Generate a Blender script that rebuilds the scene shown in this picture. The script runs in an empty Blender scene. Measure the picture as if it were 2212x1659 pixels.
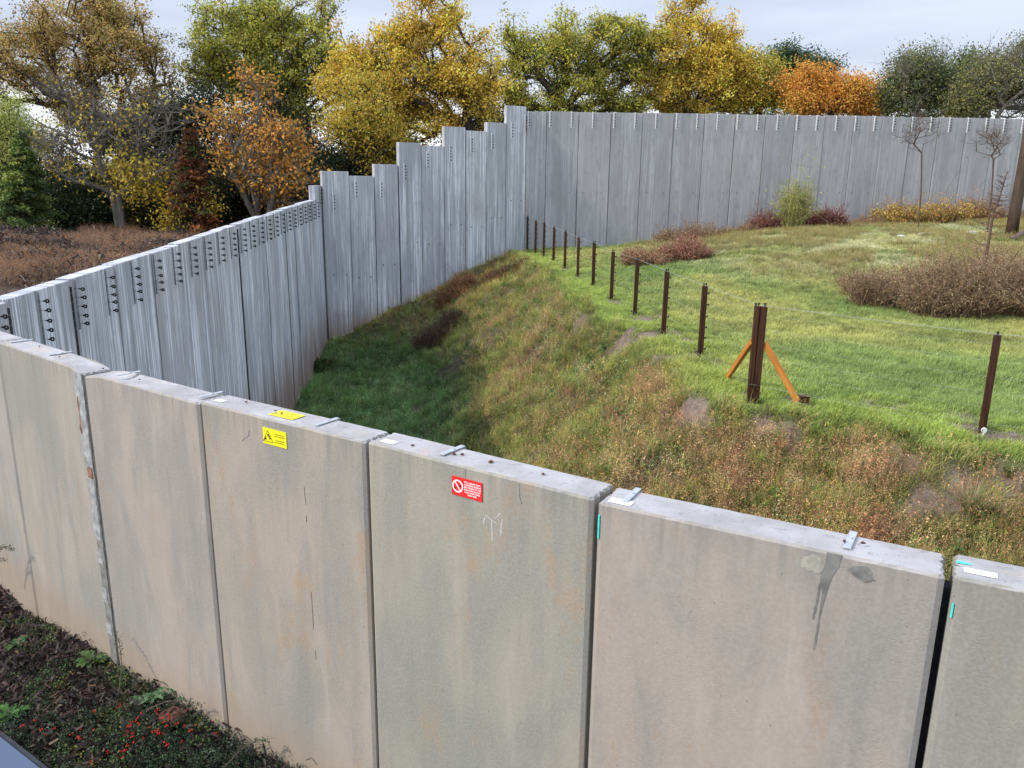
import bpy, math, random
import numpy as np
from mathutils import Vector, Matrix, noise as mnoise
R = math.radians
random.seed(7); rng = np.random.default_rng(11)
C = bpy.context.scene.collection
S = bpy.context.scene

# ------------------------------------------------------------ camera, sky, sun, exposure
EYE = 4.0
F, PITCH, ROLL = 1726.0, R(14.286), R(0.727)          # focal length in pixels of a 2212 px wide picture
cam = bpy.data.cameras.new('camera'); cam.sensor_width = 36; cam.lens = 36*F/2212
cam.clip_end = 3000; cam.clip_start = .05
co = bpy.data.objects.new('camera', cam); C.objects.link(co); S.camera = co
co.matrix_world = Matrix.Translation((0, 0, EYE)) @ Matrix.Rotation(R(90)-PITCH, 4, 'X') @ Matrix.Rotation(ROLL, 4, 'Z')
cam.dof.use_dof = False

SUN_EL, SUN_AZ = R(36), R(-107)                        # azimuth from +y (view direction) clockwise; -90 = from the left
w = bpy.data.worlds.new('World'); S.world = w; w.use_nodes = True
nt = w.node_tree; N, L = nt.nodes, nt.links; N.clear()
out = N.new('ShaderNodeOutputWorld'); bg = N.new('ShaderNodeBackground')
sky = N.new('ShaderNodeTexSky'); sky.sky_type = 'NISHITA'; sky.sun_disc = False
sky.sun_elevation = SUN_EL; sky.sun_rotation = SUN_AZ; sky.air_density = 1.2; sky.dust_density = 2.0
tc = N.new('ShaderNodeTexCoord'); mp = N.new('ShaderNodeMapping'); mp.inputs['Scale'].default_value = (1, 1, 6)
nz = N.new('ShaderNodeTexNoise'); nz.inputs['Scale'].default_value = 1.6; nz.inputs['Detail'].default_value = 5; nz.inputs['Roughness'].default_value = .5
cr = N.new('ShaderNodeValToRGB')
cr.color_ramp.elements[0].position = .36; cr.color_ramp.elements[0].color = (3.45, 4.0, 5.2, 1)
cr.color_ramp.elements[1].position = .62; cr.color_ramp.elements[1].color = (5.0, 5.5, 6.7, 1)
# thin bright band of cloud close to the horizon, grey-blue cloud sheet above
sx = N.new('ShaderNodeSeparateXYZ'); mr = N.new('ShaderNodeMapRange'); mr.interpolation_type = 'SMOOTHSTEP'
mr.inputs['From Min'].default_value = .045; mr.inputs['From Max'].default_value = .135
mr.inputs['To Min'].default_value = 1; mr.inputs['To Max'].default_value = 0
mh = N.new('ShaderNodeMixRGB'); mh.inputs[2].default_value = (8.6, 8.8, 9.1, 1)
mx = N.new('ShaderNodeMixRGB'); mx.inputs[0].default_value = .93
bg.inputs['Strength'].default_value = .105
L.new(tc.outputs['Generated'], mp.inputs[0]); L.new(mp.outputs[0], nz.inputs['Vector']); L.new(nz.outputs[0], cr.inputs[0])
L.new(tc.outputs['Generated'], sx.inputs[0]); L.new(sx.outputs[2], mr.inputs[0])
cie = N.new('ShaderNodeMath'); cie.operation = 'MULTIPLY_ADD'; cie.inputs[1].default_value = 1.5; cie.inputs[2].default_value = .80; cie.use_clamp = False
cl_ = N.new('ShaderNodeClamp'); L.new(sx.outputs[2], cl_.inputs[0]); L.new(cl_.outputs[0], cie.inputs[0])
mg = N.new('ShaderNodeVectorMath'); mg.operation = 'SCALE'; L.new(cr.outputs[0], mg.inputs[0]); L.new(cie.outputs[0], mg.inputs['Scale'])
L.new(mr.outputs[0], mh.inputs[0]); L.new(mg.outputs[0], mh.inputs[1])
L.new(sky.outputs[0], mx.inputs[1]); L.new(mh.outputs[0], mx.inputs[2])
L.new(mx.outputs[0], bg.inputs[0]); L.new(bg.outputs[0], out.inputs[0])

sd = bpy.data.lights.new('sun', 'SUN'); sd.energy = 2.3; sd.angle = R(2.0); sd.color = (1, .93, .82)
so = bpy.data.objects.new('sun', sd); C.objects.link(so)
sdir = Vector((math.sin(SUN_AZ)*math.cos(SUN_EL), math.cos(SUN_AZ)*math.cos(SUN_EL), math.sin(SUN_EL)))
so.rotation_euler = sdir.to_track_quat('Z', 'Y').to_euler(); so.location = sdir*50
S.view_settings.view_transform = 'Standard'; S.view_settings.look = 'None'
S.view_settings.gamma = 1; S.view_settings.use_curve_mapping = False
S.view_settings.exposure = 0.52
S.cycles.max_bounces = 6; S.cycles.diffuse_bounces = 3; S.cycles.glossy_bounces = 2
S.cycles.transmission_bounces = 4; S.cycles.transparent_max_bounces = 4

# ------------------------------------------------------------ helpers
def ray(px, py):
    X, Y = px-1106, -(py-829.5)
    Xr = X*math.cos(ROLL)-Y*math.sin(ROLL); Yr = X*math.sin(ROLL)+Y*math.cos(ROLL)
    return np.array([Xr, F*math.cos(PITCH)+Yr*math.sin(PITCH), -F*math.sin(PITCH)+Yr*math.cos(PITCH)])
def at(px, py, Y):
    "point in the place that a pixel shows at distance Y"
    d = ray(px, py); p = d*(Y/d[1]); p[2] += EYE; return p
def tag(o, label=None, cat=None, group=None, kind=None):
    if label: o['label'] = label
    if cat: o['category'] = cat
    if group: o['group'] = group
    if kind: o['kind'] = kind
    return o
def empty(name, loc, rz=0):
    o = bpy.data.objects.new(name, None); C.objects.link(o); o.location = loc; o.rotation_euler[2] = rz
    o.empty_display_size = .2; return o
def link(name, me, parent=None, mat=None, loc=None, rot=None):
    o = bpy.data.objects.new(name, me); C.objects.link(o)
    if mat is not None and not me.materials: me.materials.append(mat)
    if parent: o.parent = parent
    if loc is not None: o.location = loc
    if rot is not None: o.rotation_euler = rot
    return o
def mesh_np(name, V, Fc, col=None, uv=None, smooth=False):
    "V (n,3); Fc list of face index arrays, each (m,k); col (n,3) point colours; uv (n,2) per vertex"
    V = np.asarray(V, np.float32)
    if isinstance(Fc, np.ndarray): Fc = [Fc]
    Fc = [f for f in Fc if len(f)]
    me = bpy.data.meshes.new(name)
    me.vertices.add(len(V)); me.vertices.foreach_set('co', V.ravel())
    li = np.concatenate([f.ravel() for f in Fc]).astype(np.int32)
    tot = np.concatenate([np.full(len(f), f.shape[1]) for f in Fc]).astype(np.int32)
    st = np.concatenate([[0], np.cumsum(tot)[:-1]]).astype(np.int32)
    me.loops.add(len(li)); me.loops.foreach_set('vertex_index', li)
    me.polygons.add(len(tot)); me.polygons.foreach_set('loop_start', st); me.polygons.foreach_set('loop_total', tot)
    me.polygons.foreach_set('use_smooth', np.full(len(tot), smooth))
    if col is not None:
        a = me.color_attributes.new('col', 'FLOAT_COLOR', 'POINT')
        c4 = np.ones((len(V), 4), np.float32); c4[:, :3] = col; a.data.foreach_set('color', c4.ravel())
    if uv is not None:
        u = me.uv_layers.new(name='UVMap'); u.data.foreach_set('uv', np.asarray(uv, np.float32)[li].ravel())
    me.update(calc_edges=True); me.validate(); return me
class MB:
    "collects boxes, bars, tubes and plates into one mesh"
    def __init__(s): s.V = []; s.F = []
    def add(s, V, Fs):
        n = len(s.V); s.V += [tuple(v) for v in V]; s.F += [tuple(i+n for i in f) for f in Fs]; return s
    def box(s, x0, x1, y0, y1, z0, z1, M=None):
        V = [(x, y, z) for z in (z0, z1) for y in (y0, y1) for x in (x0, x1)]
        if M is not None: V = [M @ Vector(v) for v in V]
        return s.add(V, [(0,2,3,1),(4,5,7,6),(0,1,5,4),(2,6,7,3),(0,4,6,2),(1,3,7,5)])
    def tube(s, P, r, n=8, cap=True):
        P = [Vector(p) for p in P]; r = r if hasattr(r, '__len__') else [r]*len(P); V = []; Fs = []
        for i, p in enumerate(P):
            t = (P[min(i+1, len(P)-1)]-P[max(i-1, 0)]).normalized()
            a = t.orthogonal().normalized() if i == 0 else (a - t*a.dot(t)).normalized()
            b = t.cross(a)
            V += [p+(a*math.cos(k*2*math.pi/n)+b*math.sin(k*2*math.pi/n))*r[i] for k in range(n)]
        for i in range(len(P)-1):
            for k in range(n):
                Fs.append((i*n+k, i*n+(k+1) % n, (i+1)*n+(k+1) % n, (i+1)*n+k))
        if cap: Fs += [tuple(range(n))[::-1], tuple(range((len(P)-1)*n, len(P)*n))]
        return s.add(V, Fs)
    def torus(s, c, ax, R1, r, n=10, m=6):
        c = Vector(c); ax = Vector(ax).normalized(); a = ax.orthogonal().normalized(); b = ax.cross(a); V = []; Fs = []
        for i in range(n):
            d = a*math.cos(i*2*math.pi/n)+b*math.sin(i*2*math.pi/n)
            V += [c+d*(R1+r*math.cos(k*2*math.pi/m))+ax*r*math.sin(k*2*math.pi/m) for k in range(m)]
        for i in range(n):
            for k in range(m):
                Fs.append((i*m+k, ((i+1) % n)*m+k, ((i+1) % n)*m+(k+1) % m, i*m+(k+1) % m))
        return s.add(V, Fs)
    def plate(s, pts, z0, z1):
        n = len(pts)
        return s.add([(x, y, z0) for x, y in pts]+[(x, y, z1) for x, y in pts],
                     [tuple(range(n))[::-1], tuple(range(n, 2*n))]+[(i, (i+1) % n, n+(i+1) % n, n+i) for i in range(n)])
    def mesh(s, name, smooth=False):
        me = bpy.data.meshes.new(name); me.from_pydata(s.V, [], s.F)
        if smooth: me.polygons.foreach_set('use_smooth', [True]*len(me.polygons))
        me.update(); return me

# ------------------------------------------------------------ materials
class NT:
    def __init__(s, name):
        s.m = bpy.data.materials.new(name); s.m.use_nodes = True; s.t = s.m.node_tree; s.n = s.t.nodes
        s.b = s.n['Principled BSDF']; s.b.inputs['Roughness'].default_value = .85
        s.b.inputs['Specular IOR Level'].default_value = .25
    def new(s, t, **k):
        n = s.n.new(t)
        for a, b in k.items(): setattr(n, a, b)
        return n
    def put(s, sock, v):
        if isinstance(v, bpy.types.NodeSocket): s.t.links.new(v, sock)
        else:
            if hasattr(v, '__len__') and len(v) == 3 and len(sock.default_value) == 4: v = (*v, 1)
            sock.default_value = v
    def noise(s, vec, sc=1, det=4, ro=.55, dist=0):
        n = s.new('ShaderNodeTexNoise'); s.put(n.inputs['Scale'], sc); s.put(n.inputs['Detail'], det)
        s.put(n.inputs['Roughness'], ro); s.put(n.inputs['Distortion'], dist); s.put(n.inputs['Vector'], vec); return n.outputs['Fac']
    def map(s, vec, sc=(1, 1, 1), loc=(0, 0, 0)):
        n = s.new('ShaderNodeMapping'); s.put(n.inputs['Scale'], sc); s.put(n.inputs['Location'], loc); s.put(n.inputs['Vector'], vec); return n.outputs[0]
    def rng(s, v, a, b, c=0, d=1):
        n = s.new('ShaderNodeMapRange'); n.interpolation_type = 'SMOOTHSTEP'
        for i, x in enumerate((v, a, b, c, d)): s.put(n.inputs[i], x)
        return n.outputs[0]
    def math(s, op, a, b=0):
        n = s.new('ShaderNodeMath', operation=op); s.put(n.inputs[0], a); s.put(n.inputs[1], b); return n.outputs[0]
    def mix(s, f, a, b, mode='MIX'):
        n = s.new('ShaderNodeMixRGB', blend_type=mode); s.put(n.inputs[0], f); s.put(n.inputs[1], a); s.put(n.inputs[2], b); return n.outputs[0]
    def bump(s, h, st=.3, dist=.02, prev=None):
        n = s.new('ShaderNodeBump'); s.put(n.inputs['Strength'], st); s.put(n.inputs['Distance'], dist); s.put(n.inputs['Height'], h)
        if prev is not None: s.put(n.inputs['Normal'], prev)
        return n.outputs[0]
    def done(s, col, rough=None, bump=None, metal=None):
        s.put(s.b.inputs['Base Color'], col)
        if rough is not None: s.put(s.b.inputs['Roughness'], rough)
        if bump is not None: s.put(s.b.inputs['Normal'], bump)
        if metal is not None: s.put(s.b.inputs['Metallic'], metal)
        return s.m
def plain(name, col, rough=.8, metal=0, var=.25, sc=30):
    m = NT(name); p = m.new('ShaderNodeTexCoord').outputs['Object']
    f = m.noise(p, sc, 4)
    return m.done(m.mix(m.rng(f, .3, .7), [c*(1-var) for c in col], [min(1, c*(1+var)) for c in col]), rough, m.bump(f, .15, .004), metal)

def near_concrete():
    m = NT('weathered_tan_concrete'); uv = m.new('ShaderNodeUVMap').outputs[0]
    oi = m.new('ShaderNodeObjectInfo').outputs['Random']
    off = m.new('ShaderNodeCombineXYZ'); m.put(off.inputs[2], m.math('MULTIPLY', oi, 37))
    uvp = m.new('ShaderNodeVectorMath', operation='ADD'); m.put(uvp.inputs[0], uv); m.put(uvp.inputs[1], off.outputs[0]); uvp = uvp.outputs[0]
    big = m.noise(m.map(uvp, (1.7, .75, 1)), 1, 5, .6, .4)
    str_ = m.noise(m.map(uvp, (5.5, .7, 1)), 1, 5, .6, .5)
    fine = m.noise(m.map(uvp, (60, 60, 1)), 1, 4, .65)
    mid = m.noise(m.map(uvp, (9, 5, 1)), 1, 6, .65, .3)
    c = m.mix(m.rng(big, .38, .62), (.298, .290, .266), (.385, .345, .30))
    oc = m.new('ShaderNodeObjectInfo'); c = m.mix(1, c, oc.outputs['Color'], 'MULTIPLY'); rustk = oc.outputs['Alpha']
    c = m.mix(m.math('MULTIPLY', m.rng(str_, .48, .68), .6), c, (.245, .238, .222))
    c = m.mix(m.math('MULTIPLY', m.rng(str_, .46, .28), .35), c, (.47, .43, .39))
    # rust-brown staining in soft vertical patches
    ru = m.noise(m.map(uvp, (3.2, 1.1, 1), (5, 2, 1)), 1, 6, .62, .6)
    rk = m.math('MULTIPLY', m.rng(ru, .53, .72), m.rng(m.noise(m.map(uvp, (14, 9, 1)), 1, 5, .7), .3, .65))
    c = m.mix(m.math('MULTIPLY', m.math('MULTIPLY', rk, rustk), .8), c, (.42, .25, .12))
    c = m.mix(m.math('MULTIPLY', m.rng(mid, .4, .75), .28), c, (.27, .262, .24))
    c = m.mix(m.math('MULTIPLY', m.rng(fine, .35, .7), .22), c, (.5, .48, .45))
    # dirt runs hanging from the top edge (v runs with height, top at 2.53)
    sp = m.new('ShaderNodeSeparateXYZ'); m.put(sp.inputs[0], uv)
    run = m.noise(m.map(uvp, (22, .9, 1)), 1, 4, .6)
    topm = m.math('MULTIPLY', m.rng(sp.outputs[1], 2.25, 2.53), m.rng(run, .45, .65))
    c = m.mix(m.math('MULTIPLY', topm, .38), c, (.20, .20, .185))
    lowm = m.rng(m.math('ADD', sp.outputs[1], m.math('MULTIPLY', big, .25)), .55, .12)
    c = m.mix(m.math('MULTIPLY', lowm, .5), c, (.36, .26, .165))
    vo = m.new('ShaderNodeTexVoronoi'); m.put(vo.inputs['Scale'], 1); m.put(vo.inputs['Vector'], m.map(m.noise(uvp, 30, 2) and uvp, (46, 70, 1)))
    pits = m.math('MULTIPLY', m.rng(vo.outputs['Distance'], .0, .4), m.rng(m.noise(m.map(uvp, (2.4, 1.5, 1), (3, 3, 3)), 1, 4), .48, .6))
    vo2 = m.new('ShaderNodeTexVoronoi'); m.put(vo2.inputs['Scale'], 1); m.put(vo2.inputs['Vector'], m.map(uvp, (13, 11, 1)))
    c = m.mix(m.math('MULTIPLY', m.rng(vo2.outputs['Distance'], .075, .035), .55), c, (.12, .115, .10))
    geo = m.new('ShaderNodeNewGeometry'); gn = m.new('ShaderNodeSeparateXYZ'); m.put(gn.inputs[0], geo.outputs['True Normal']); wp_ = geo.outputs['Position']
    tn = m.noise(wp_, 3.2, 5, .6); tf = m.noise(wp_, 26, 5, .7)
    tc_ = m.mix(m.rng(tn, .35, .65), (.33, .32, .315), (.44, .43, .43)); tc_ = m.mix(m.math('MULTIPLY', m.rng(m.noise(wp_, 5, 4), .56, .7), .5), tc_, (.50, .40, .34))
    tc_ = m.mix(m.math('MULTIPLY', m.rng(tf, .56, .66), .6), tc_, (.22, .21, .21))
    c = m.mix(m.rng(gn.outputs[2], .6, .8), c, tc_)  # upward faces: speckled grey, paleness of the skylight put into the colour
    b = m.bump(mid, .25, .008); b = m.bump(fine, .22, .002, b); b = m.bump(pits, .25, .004, b)
    return m.done(c, .92, b)

def far_concrete(name, base, streak, amt, soil=0., warm=(.36, .345, .34), dark=(.2, .205, .215)):
    m = NT(name); uv = m.new('ShaderNodeUVMap').outputs[0]
    oi = m.new('ShaderNodeObjectInfo').outputs['Random']
    off = m.new('ShaderNodeCombineXYZ'); m.put(off.inputs[2], m.math('MULTIPLY', oi, 53))
    uvp = m.new('ShaderNodeVectorMath', operation='ADD'); m.put(uvp.inputs[0], uv); m.put(uvp.inputs[1], off.outputs[0]); uvp = uvp.outputs[0]
    sp = m.new('ShaderNodeSeparateXYZ'); m.put(sp.inputs[0], uv)
    big = m.noise(m.map(uvp, (.9, .3, 1)), 1, 4, .55, .2)
    c = m.mix(m.rng(big, .35, .65), base, [b*.86 for b in base])
    c = m.mix(m.math('MULTIPLY', m.rng(oi, .5, 1), .45), c, warm)
    s1 = m.noise(m.map(uvp, (16, .16, 1)), 1, 3, .7)          # broad streaks
    s2 = m.noise(m.map(uvp, (42, .35, 1), (1, 7, 2)), 1, 3, .6)   # fine streaks
    gate = m.rng(m.noise(m.map(uvp, (1.6, .28, 1), (9, 1, 4)), 1, 3), .36, .6)
    a = m.math('MULTIPLY', m.rng(s1, .49, .585), gate)
    a2 = m.math('MULTIPLY', m.rng(s2, .52, .60), m.math('ADD', m.math('MULTIPLY', gate, .7), .15))
    a = m.math('MAXIMUM', a, a2)
    c = m.mix(m.math('MULTIPLY', a, amt), c, streak)
    d = m.math('MULTIPLY', m.rng(m.noise(m.map(uvp, (11, .2, 1), (4, 2, 8)), 1, 4, .65), .50, .64), .45)
    c = m.mix(d, c, dark)
    # dirty patches under the top edge
    tp = m.noise(m.map(uvp, (6, 2.2, 1)), 1, 5, .6)
    c = m.mix(m.math('MULTIPLY', m.rng(tp, .5, .68), .35), c, [b*.62 for b in base])
    f = m.noise(m.map(uvp, (30, 30, 1)), 1, 4, .65)
    c = m.mix(m.math('MULTIPLY', m.rng(f, .3, .7), .16), c, (.55, .55, .56))
    if soil:
        z = m.math('ADD', sp.outputs[1], m.math('MULTIPLY', m.math('SUBTRACT', s1, .5), 2.2))
        c = m.mix(m.math('MULTIPLY', m.rng(z, -.6, -3.0), soil), c, (.22, .135, .095))
    return m.done(c, .9, m.bump(f, .25, .006, m.bump(s1, .15, .01)))

M_NEAR = near_concrete()
M_LEFT = far_concrete('white_streaked_concrete', (.40, .415, .44), (.88, .91, .97), .95, .8, (.44, .42, .40), (.17, .175, .19))
M_MID = far_concrete('streaked_grey_concrete', (.42, .43, .45), (.84, .86, .90), .85, .9, (.44, .43, .42), (.21, .215, .225))
M_FAR = far_concrete('grey_concrete', (.365, .36, .36), (.58, .58, .59), .6, 0, (.47, .44, .425), (.28, .28, .285))
M_GALV = plain('galvanised_steel', (.46, .49, .52), .5, .2, .12, 40)
M_STRIP = plain('steel_strip', (.86, .87, .88), .5, .1, .12, 40)
M_BLACK = plain('black_plastic', (.012, .012, .014), .45, 0, .2)
M_WIRE = plain('wire_steel', (.46, .52, .46), .5, .2, .1)
M_WHITE = plain('white_sticker', (.85, .85, .85), .6, 0, .03)
M_TURQ = plain('turquoise_paint', (.10, .75, .66), .7, 0, .15)
M_DARKGAP = plain('dark_sealant', (.03, .03, .032), .9, 0, .3)
M_MORTAR = plain('mortar_patch', (.33, .335, .335), .95, 0, .35, 14)
M_MORTARD = plain('dark_mortar', (.205, .205, .19), .95, 0, .3, 9)
M_RUSTP = plain('exposed_brown_filler', (.25, .13, .085), .95, 0, .4, 14)
M_CRACK = plain('crack_dirt', (.09, .085, .08), .95, 0, .3)
M_EFFL = plain('white_efflorescence', (.62, .63, .66), .9, 0, .15, 8)
M_CLOD = plain('brown_debris', (.13, .065, .05), .95, 0, .4)

def wood(name, col, dark):
    m = NT(name); p = m.new('ShaderNodeTexCoord').outputs['Object']; r = m.new('ShaderNodeObjectInfo').outputs['Random']
    f = m.noise(m.map(p, (28, 28, 1.6)), 1, 4, .6); k = m.noise(m.map(p, (14, 14, 7)), 1, 2)
    c = m.mix(m.rng(f, .3, .7), dark, col); c = m.mix(m.rng(k, .68, .76), c, [d*.4 for d in dark])
    c = m.mix(m.math('MULTIPLY', r, .35), c, dark)
    return m.done(c, .6, m.bump(f, .3, .004))
M_POST = wood('dark_stained_timber', (.095, .036, .014), (.022, .010, .007))
M_BRACE = wood('orange_timber', (.62, .27, .055), (.42, .16, .03))
M_POLE = wood('weathered_brown_log', (.13, .085, .055), (.05, .035, .025))

def leafmat(name, trans=.35, rough=.6, inst=False):
    m = NT(name); m.n.remove(m.b)
    a = m.new('ShaderNodeAttribute'); a.attribute_name = 'tint' if inst else 'col'
    if inst: a.attribute_type = 'INSTANCER'
    c = a.outputs['Color']
    if inst:
        v = m.new('ShaderNodeAttribute'); v.attribute_name = 'col'; c = m.mix(1, c, v.outputs['Color'], 'MULTIPLY')
    d = m.new('ShaderNodeBsdfDiffuse'); t = m.new('ShaderNodeBsdfTranslucent'); g = m.new('ShaderNodeBsdfGlossy')
    m.put(d.inputs[0], c); m.put(t.inputs[0], c); g.inputs['Roughness'].default_value = .5; m.put(g.inputs[0], (.5, .5, .5))
    x = m.new('ShaderNodeMixShader'); x.inputs[0].default_value = trans
    m.t.links.new(d.outputs[0], x.inputs[1]); m.t.links.new(t.outputs[0], x.inputs[2])
    y = m.new('ShaderNodeMixShader'); y.inputs[0].default_value = .04
    m.t.links.new(x.outputs[0], y.inputs[1]); m.t.links.new(g.outputs[0], y.inputs[2])
    m.t.links.new(y.outputs[0], m.n['Material Output'].inputs[0]); return m.m
M_LEAF = leafmat('leaf'); M_BLADE = leafmat('grass_blade', .25, inst=True); M_TWIG = leafmat('dry_stem', .1)
def bark(name, a, b):
    m = NT(name); p = m.new('ShaderNodeTexCoord').outputs['Object']
    f = m.noise(m.map(p, (9, 9, 2)), 1, 5, .65)
    return m.done(m.mix(m.rng(f, .3, .7), a, b), .9, m.bump(f, .5, .02))
M_BARK = bark('dark_bark', (.035, .028, .022), (.085, .068, .052))
M_BARKG = bark('pale_grey_bark', (.10, .09, .075), (.21, .19, .16))
M_BARKB = bark('brown_twig', (.09, .06, .045), (.16, .11, .08))

# ------------------------------------------------------------ plan of the walls and the lie of the land
NEARV = [(-7.15, 9.0), (-5.9, 8.07), (-4.66, 7.08), (-3.34, 6.03), (-2.11, 5.18), (-.84, 4.37), (.40, 3.55), (1.71, 2.83), (3.05, 2.15), (4.42, 1.52), (5.82, .95)]
LY = lambda i: 10.15+.955*(i-1)                                  # distance of metal strip i on the left wall
LX = lambda y: .00005794*y**3-.00446232*y*y+.03368082*y-6.07239573
LZ = lambda y: -.00038193*y*y+.04670571*y+2.10300426
CORN = (-7.62, 32.5); KINK = (.49, 37.8)
def far_pt(s): return (KINK[0]+s*math.cos(R(9)), KINK[1]+s*math.sin(R(9)))
LIP = np.array([(-.3, 38.2), (.6, 34), (1.1, 30.5), (1.5, 27), (1.8, 23), (2.15, 19.5), (2.65, 17.2), (2.95, 15.0), (2.8, 12.9), (3.1, 11.5), (4.2, 10.85), (4.9, 10.3), (5.2, 9.4), (6.1, 8.95), (8, 8.6), (14, 7.4), (34, 4)])
LSL = np.array([.28, .4, .72, .9, .95, .95, .9, .8, .72, .65, .6, .55, .55, .5, .5, .5, .5])
HC = np.array([(.64, 37.5, .86), (1.3, 34.6, .85), (1.9, 29.8, .84), (2.5, 24.6, .84), (2.8, 21.5, .85), (3.1, 18.5, .84), (3.56, 14.84, .82), (3.6, 11.9, .86), (6.2, 10.1, .83), (9, 9, .84),
    (15, 11, .9), (10, 19.5, .85), (7, 15, .84), (14, 22, 1.05), (20, 24, 1.35), (5, 27, .95), (8, 28, 1.25), (5, 33, 1.1), (12, 30, 1.72), (12, 34, 1.92), (16, 34, 2.0), (18, 29, 1.85), (25, 32, 2.2),
    (3, 38.2, .95), (7.3, 39, 1.25), (10, 39.4, 1.6), (13.4, 40, 1.85), (16.5, 40.5, 2.05), (20.7, 41, 2.15), (25.6, 41.8, 2.25), (34, 44, 2.3), (34, 30, 2.2), (34, 15, 1.3), (20, 8, .9), (34, 2, .9), (0, 30, .8), (0, 20, .8), (0, 10, .8)])
def tps_fit(P, z):
    n = len(P); d2 = ((P[:, None]-P[None])**2).sum(2); K = .5*d2*np.log(d2+1e-9); A = np.zeros((n+3, n+3))
    A[:n, :n] = K+np.eye(n)*.8; A[:n, n] = 1; A[:n, n+1:] = P; A[n, :n] = 1; A[n+1:, :n] = P.T
    return np.linalg.solve(A, np.concatenate([z, np.zeros(3)]))
TW = tps_fit(HC[:, :2], HC[:, 2])
def vnoise(x, y, s, seed=0):
    "smooth value noise in [0,1] for arrays"
    x = np.asarray(x)*s+seed*17.3+500; y = np.asarray(y)*s+seed*9.1+500
    xi = np.floor(x).astype(np.int64); yi = np.floor(y).astype(np.int64); fx = x-xi; fy = y-yi
    fx = fx*fx*(3-2*fx); fy = fy*fy*(3-2*fy)
    def h(a, b):
        v = (a*374761393+b*668265263+seed*2246822519) & 0xffffffff
        v = ((v ^ (v >> 13))*1274126177) & 0xffffffff; return ((v ^ (v >> 16)) & 0xffff)/65535.
    return (h(xi, yi)*(1-fx)+h(xi+1, yi)*fx)*(1-fy)+(h(xi, yi+1)*(1-fx)+h(xi+1, yi+1)*fx)*fy
def fbm(x, y, s, o=4, seed=0):
    t = 0; a = .5
    for i in range(o): t = t+a*vnoise(x, y, s*2**i, seed+i); a *= .5
    return t/(1-.5**o)
def lip_d(x, y):
    "signed distance to the lip (positive = down the bank) and the slope there"
    x = np.asarray(x, float); y = np.asarray(y, float)
    best = np.full(x.shape, 1e9); sl = np.zeros(x.shape); sg = np.ones(x.shape)
    for i in range(len(LIP)-1):
        a, b = LIP[i], LIP[i+1]; e = b-a; t = np.clip(((x-a[0])*e[0]+(y-a[1])*e[1])/(e@e), 0, 1)
        dx = x-a[0]-t*e[0]; dy = y-a[1]-t*e[1]; d = np.hypot(dx, dy); cr_ = e[0]*(y-a[1])-e[1]*(x-a[0])
        k = d < best; best = np.where(k, d, best); sl = np.where(k, LSL[i]*(1-t)+LSL[i+1]*t, sl); sg = np.where(k, np.where(cr_ < 0, 1, -1), sg)
    return best*sg, sl
def height(x, y):
    x = np.asarray(x, float); y = np.asarray(y, float); sh = x.shape; x = x.ravel(); y = y.ravel()
    z = np.zeros(len(x)); n = len(HC)
    for k in range(0, len(x), 20000):
        q = np.stack([x[k:k+20000], y[k:k+20000]], 1); d2 = ((q[:, None]-HC[None, :, :2])**2).sum(2)
        z[k:k+20000] = (.5*d2*np.log(d2+1e-9))@TW[:n]+TW[n]+q@TW[n+1:]
    z += (fbm(x, y, .5, 3, 3)-.5)*.22+(fbm(x, y, 2.2, 3, 5)-.5)*.07
    d, sl = lip_d(x, y); d = d+(fbm(x, y, .6, 3, 8)-.5)*.7
    drop = sl*np.maximum(d, 0)+np.where(d > 0, .10*(1-np.exp(-np.maximum(d, 0)/.12)), 0)
    drop = drop+np.where(d > .4, (fbm(x*.6+y*.3, y*.6-x*.3, .9, 4, 21)-.5)*1.1*np.minimum(1, (d-.4)/2), 0)
    floor = -3.3+np.exp(-((x+7.5)**2+(y-32.5)**2)/6)*.8+(fbm(x, y, .8, 4, 31)-.5)*.5
    zb = z-drop; k = .5; hh = np.clip(.5+.5*(zb-floor)/k, 0, 1)
    return (floor*(1-hh)+zb*hh+k*hh*(1-hh)).reshape(sh)
def H(x, y): return float(height(np.array([x]), np.array([y]))[0])
POLY = [p for p in NEARV[1:]]+[(34, -3), (34, 44)]
POLY = POLY+[far_pt(34)]+[far_pt(0)]+[CORN]+[(LX(y), y) for y in np.arange(31, 8.4, -2)]
def inside(x, y, poly=POLY):
    c = np.zeros(np.shape(x), bool); n = len(poly)
    for i in range(n):
        (x1, y1), (x2, y2) = poly[i], poly[(i+1) % n]
        if y1 == y2: continue
        c ^= ((y1 > y) != (y2 > y)) & (x < (x2-x1)*(y-y1)/(y2-y1)+x1)
    return c

def on_ground(px, py, lo=5., hi=45., fn=H):
    for _ in range(34):
        m_ = (lo+hi)/2; p = at(px, py, m_)
        if p[2] > fn(p[0], p[1]): lo = m_
        else: hi = m_
    return at(px, py, m_)
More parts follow.
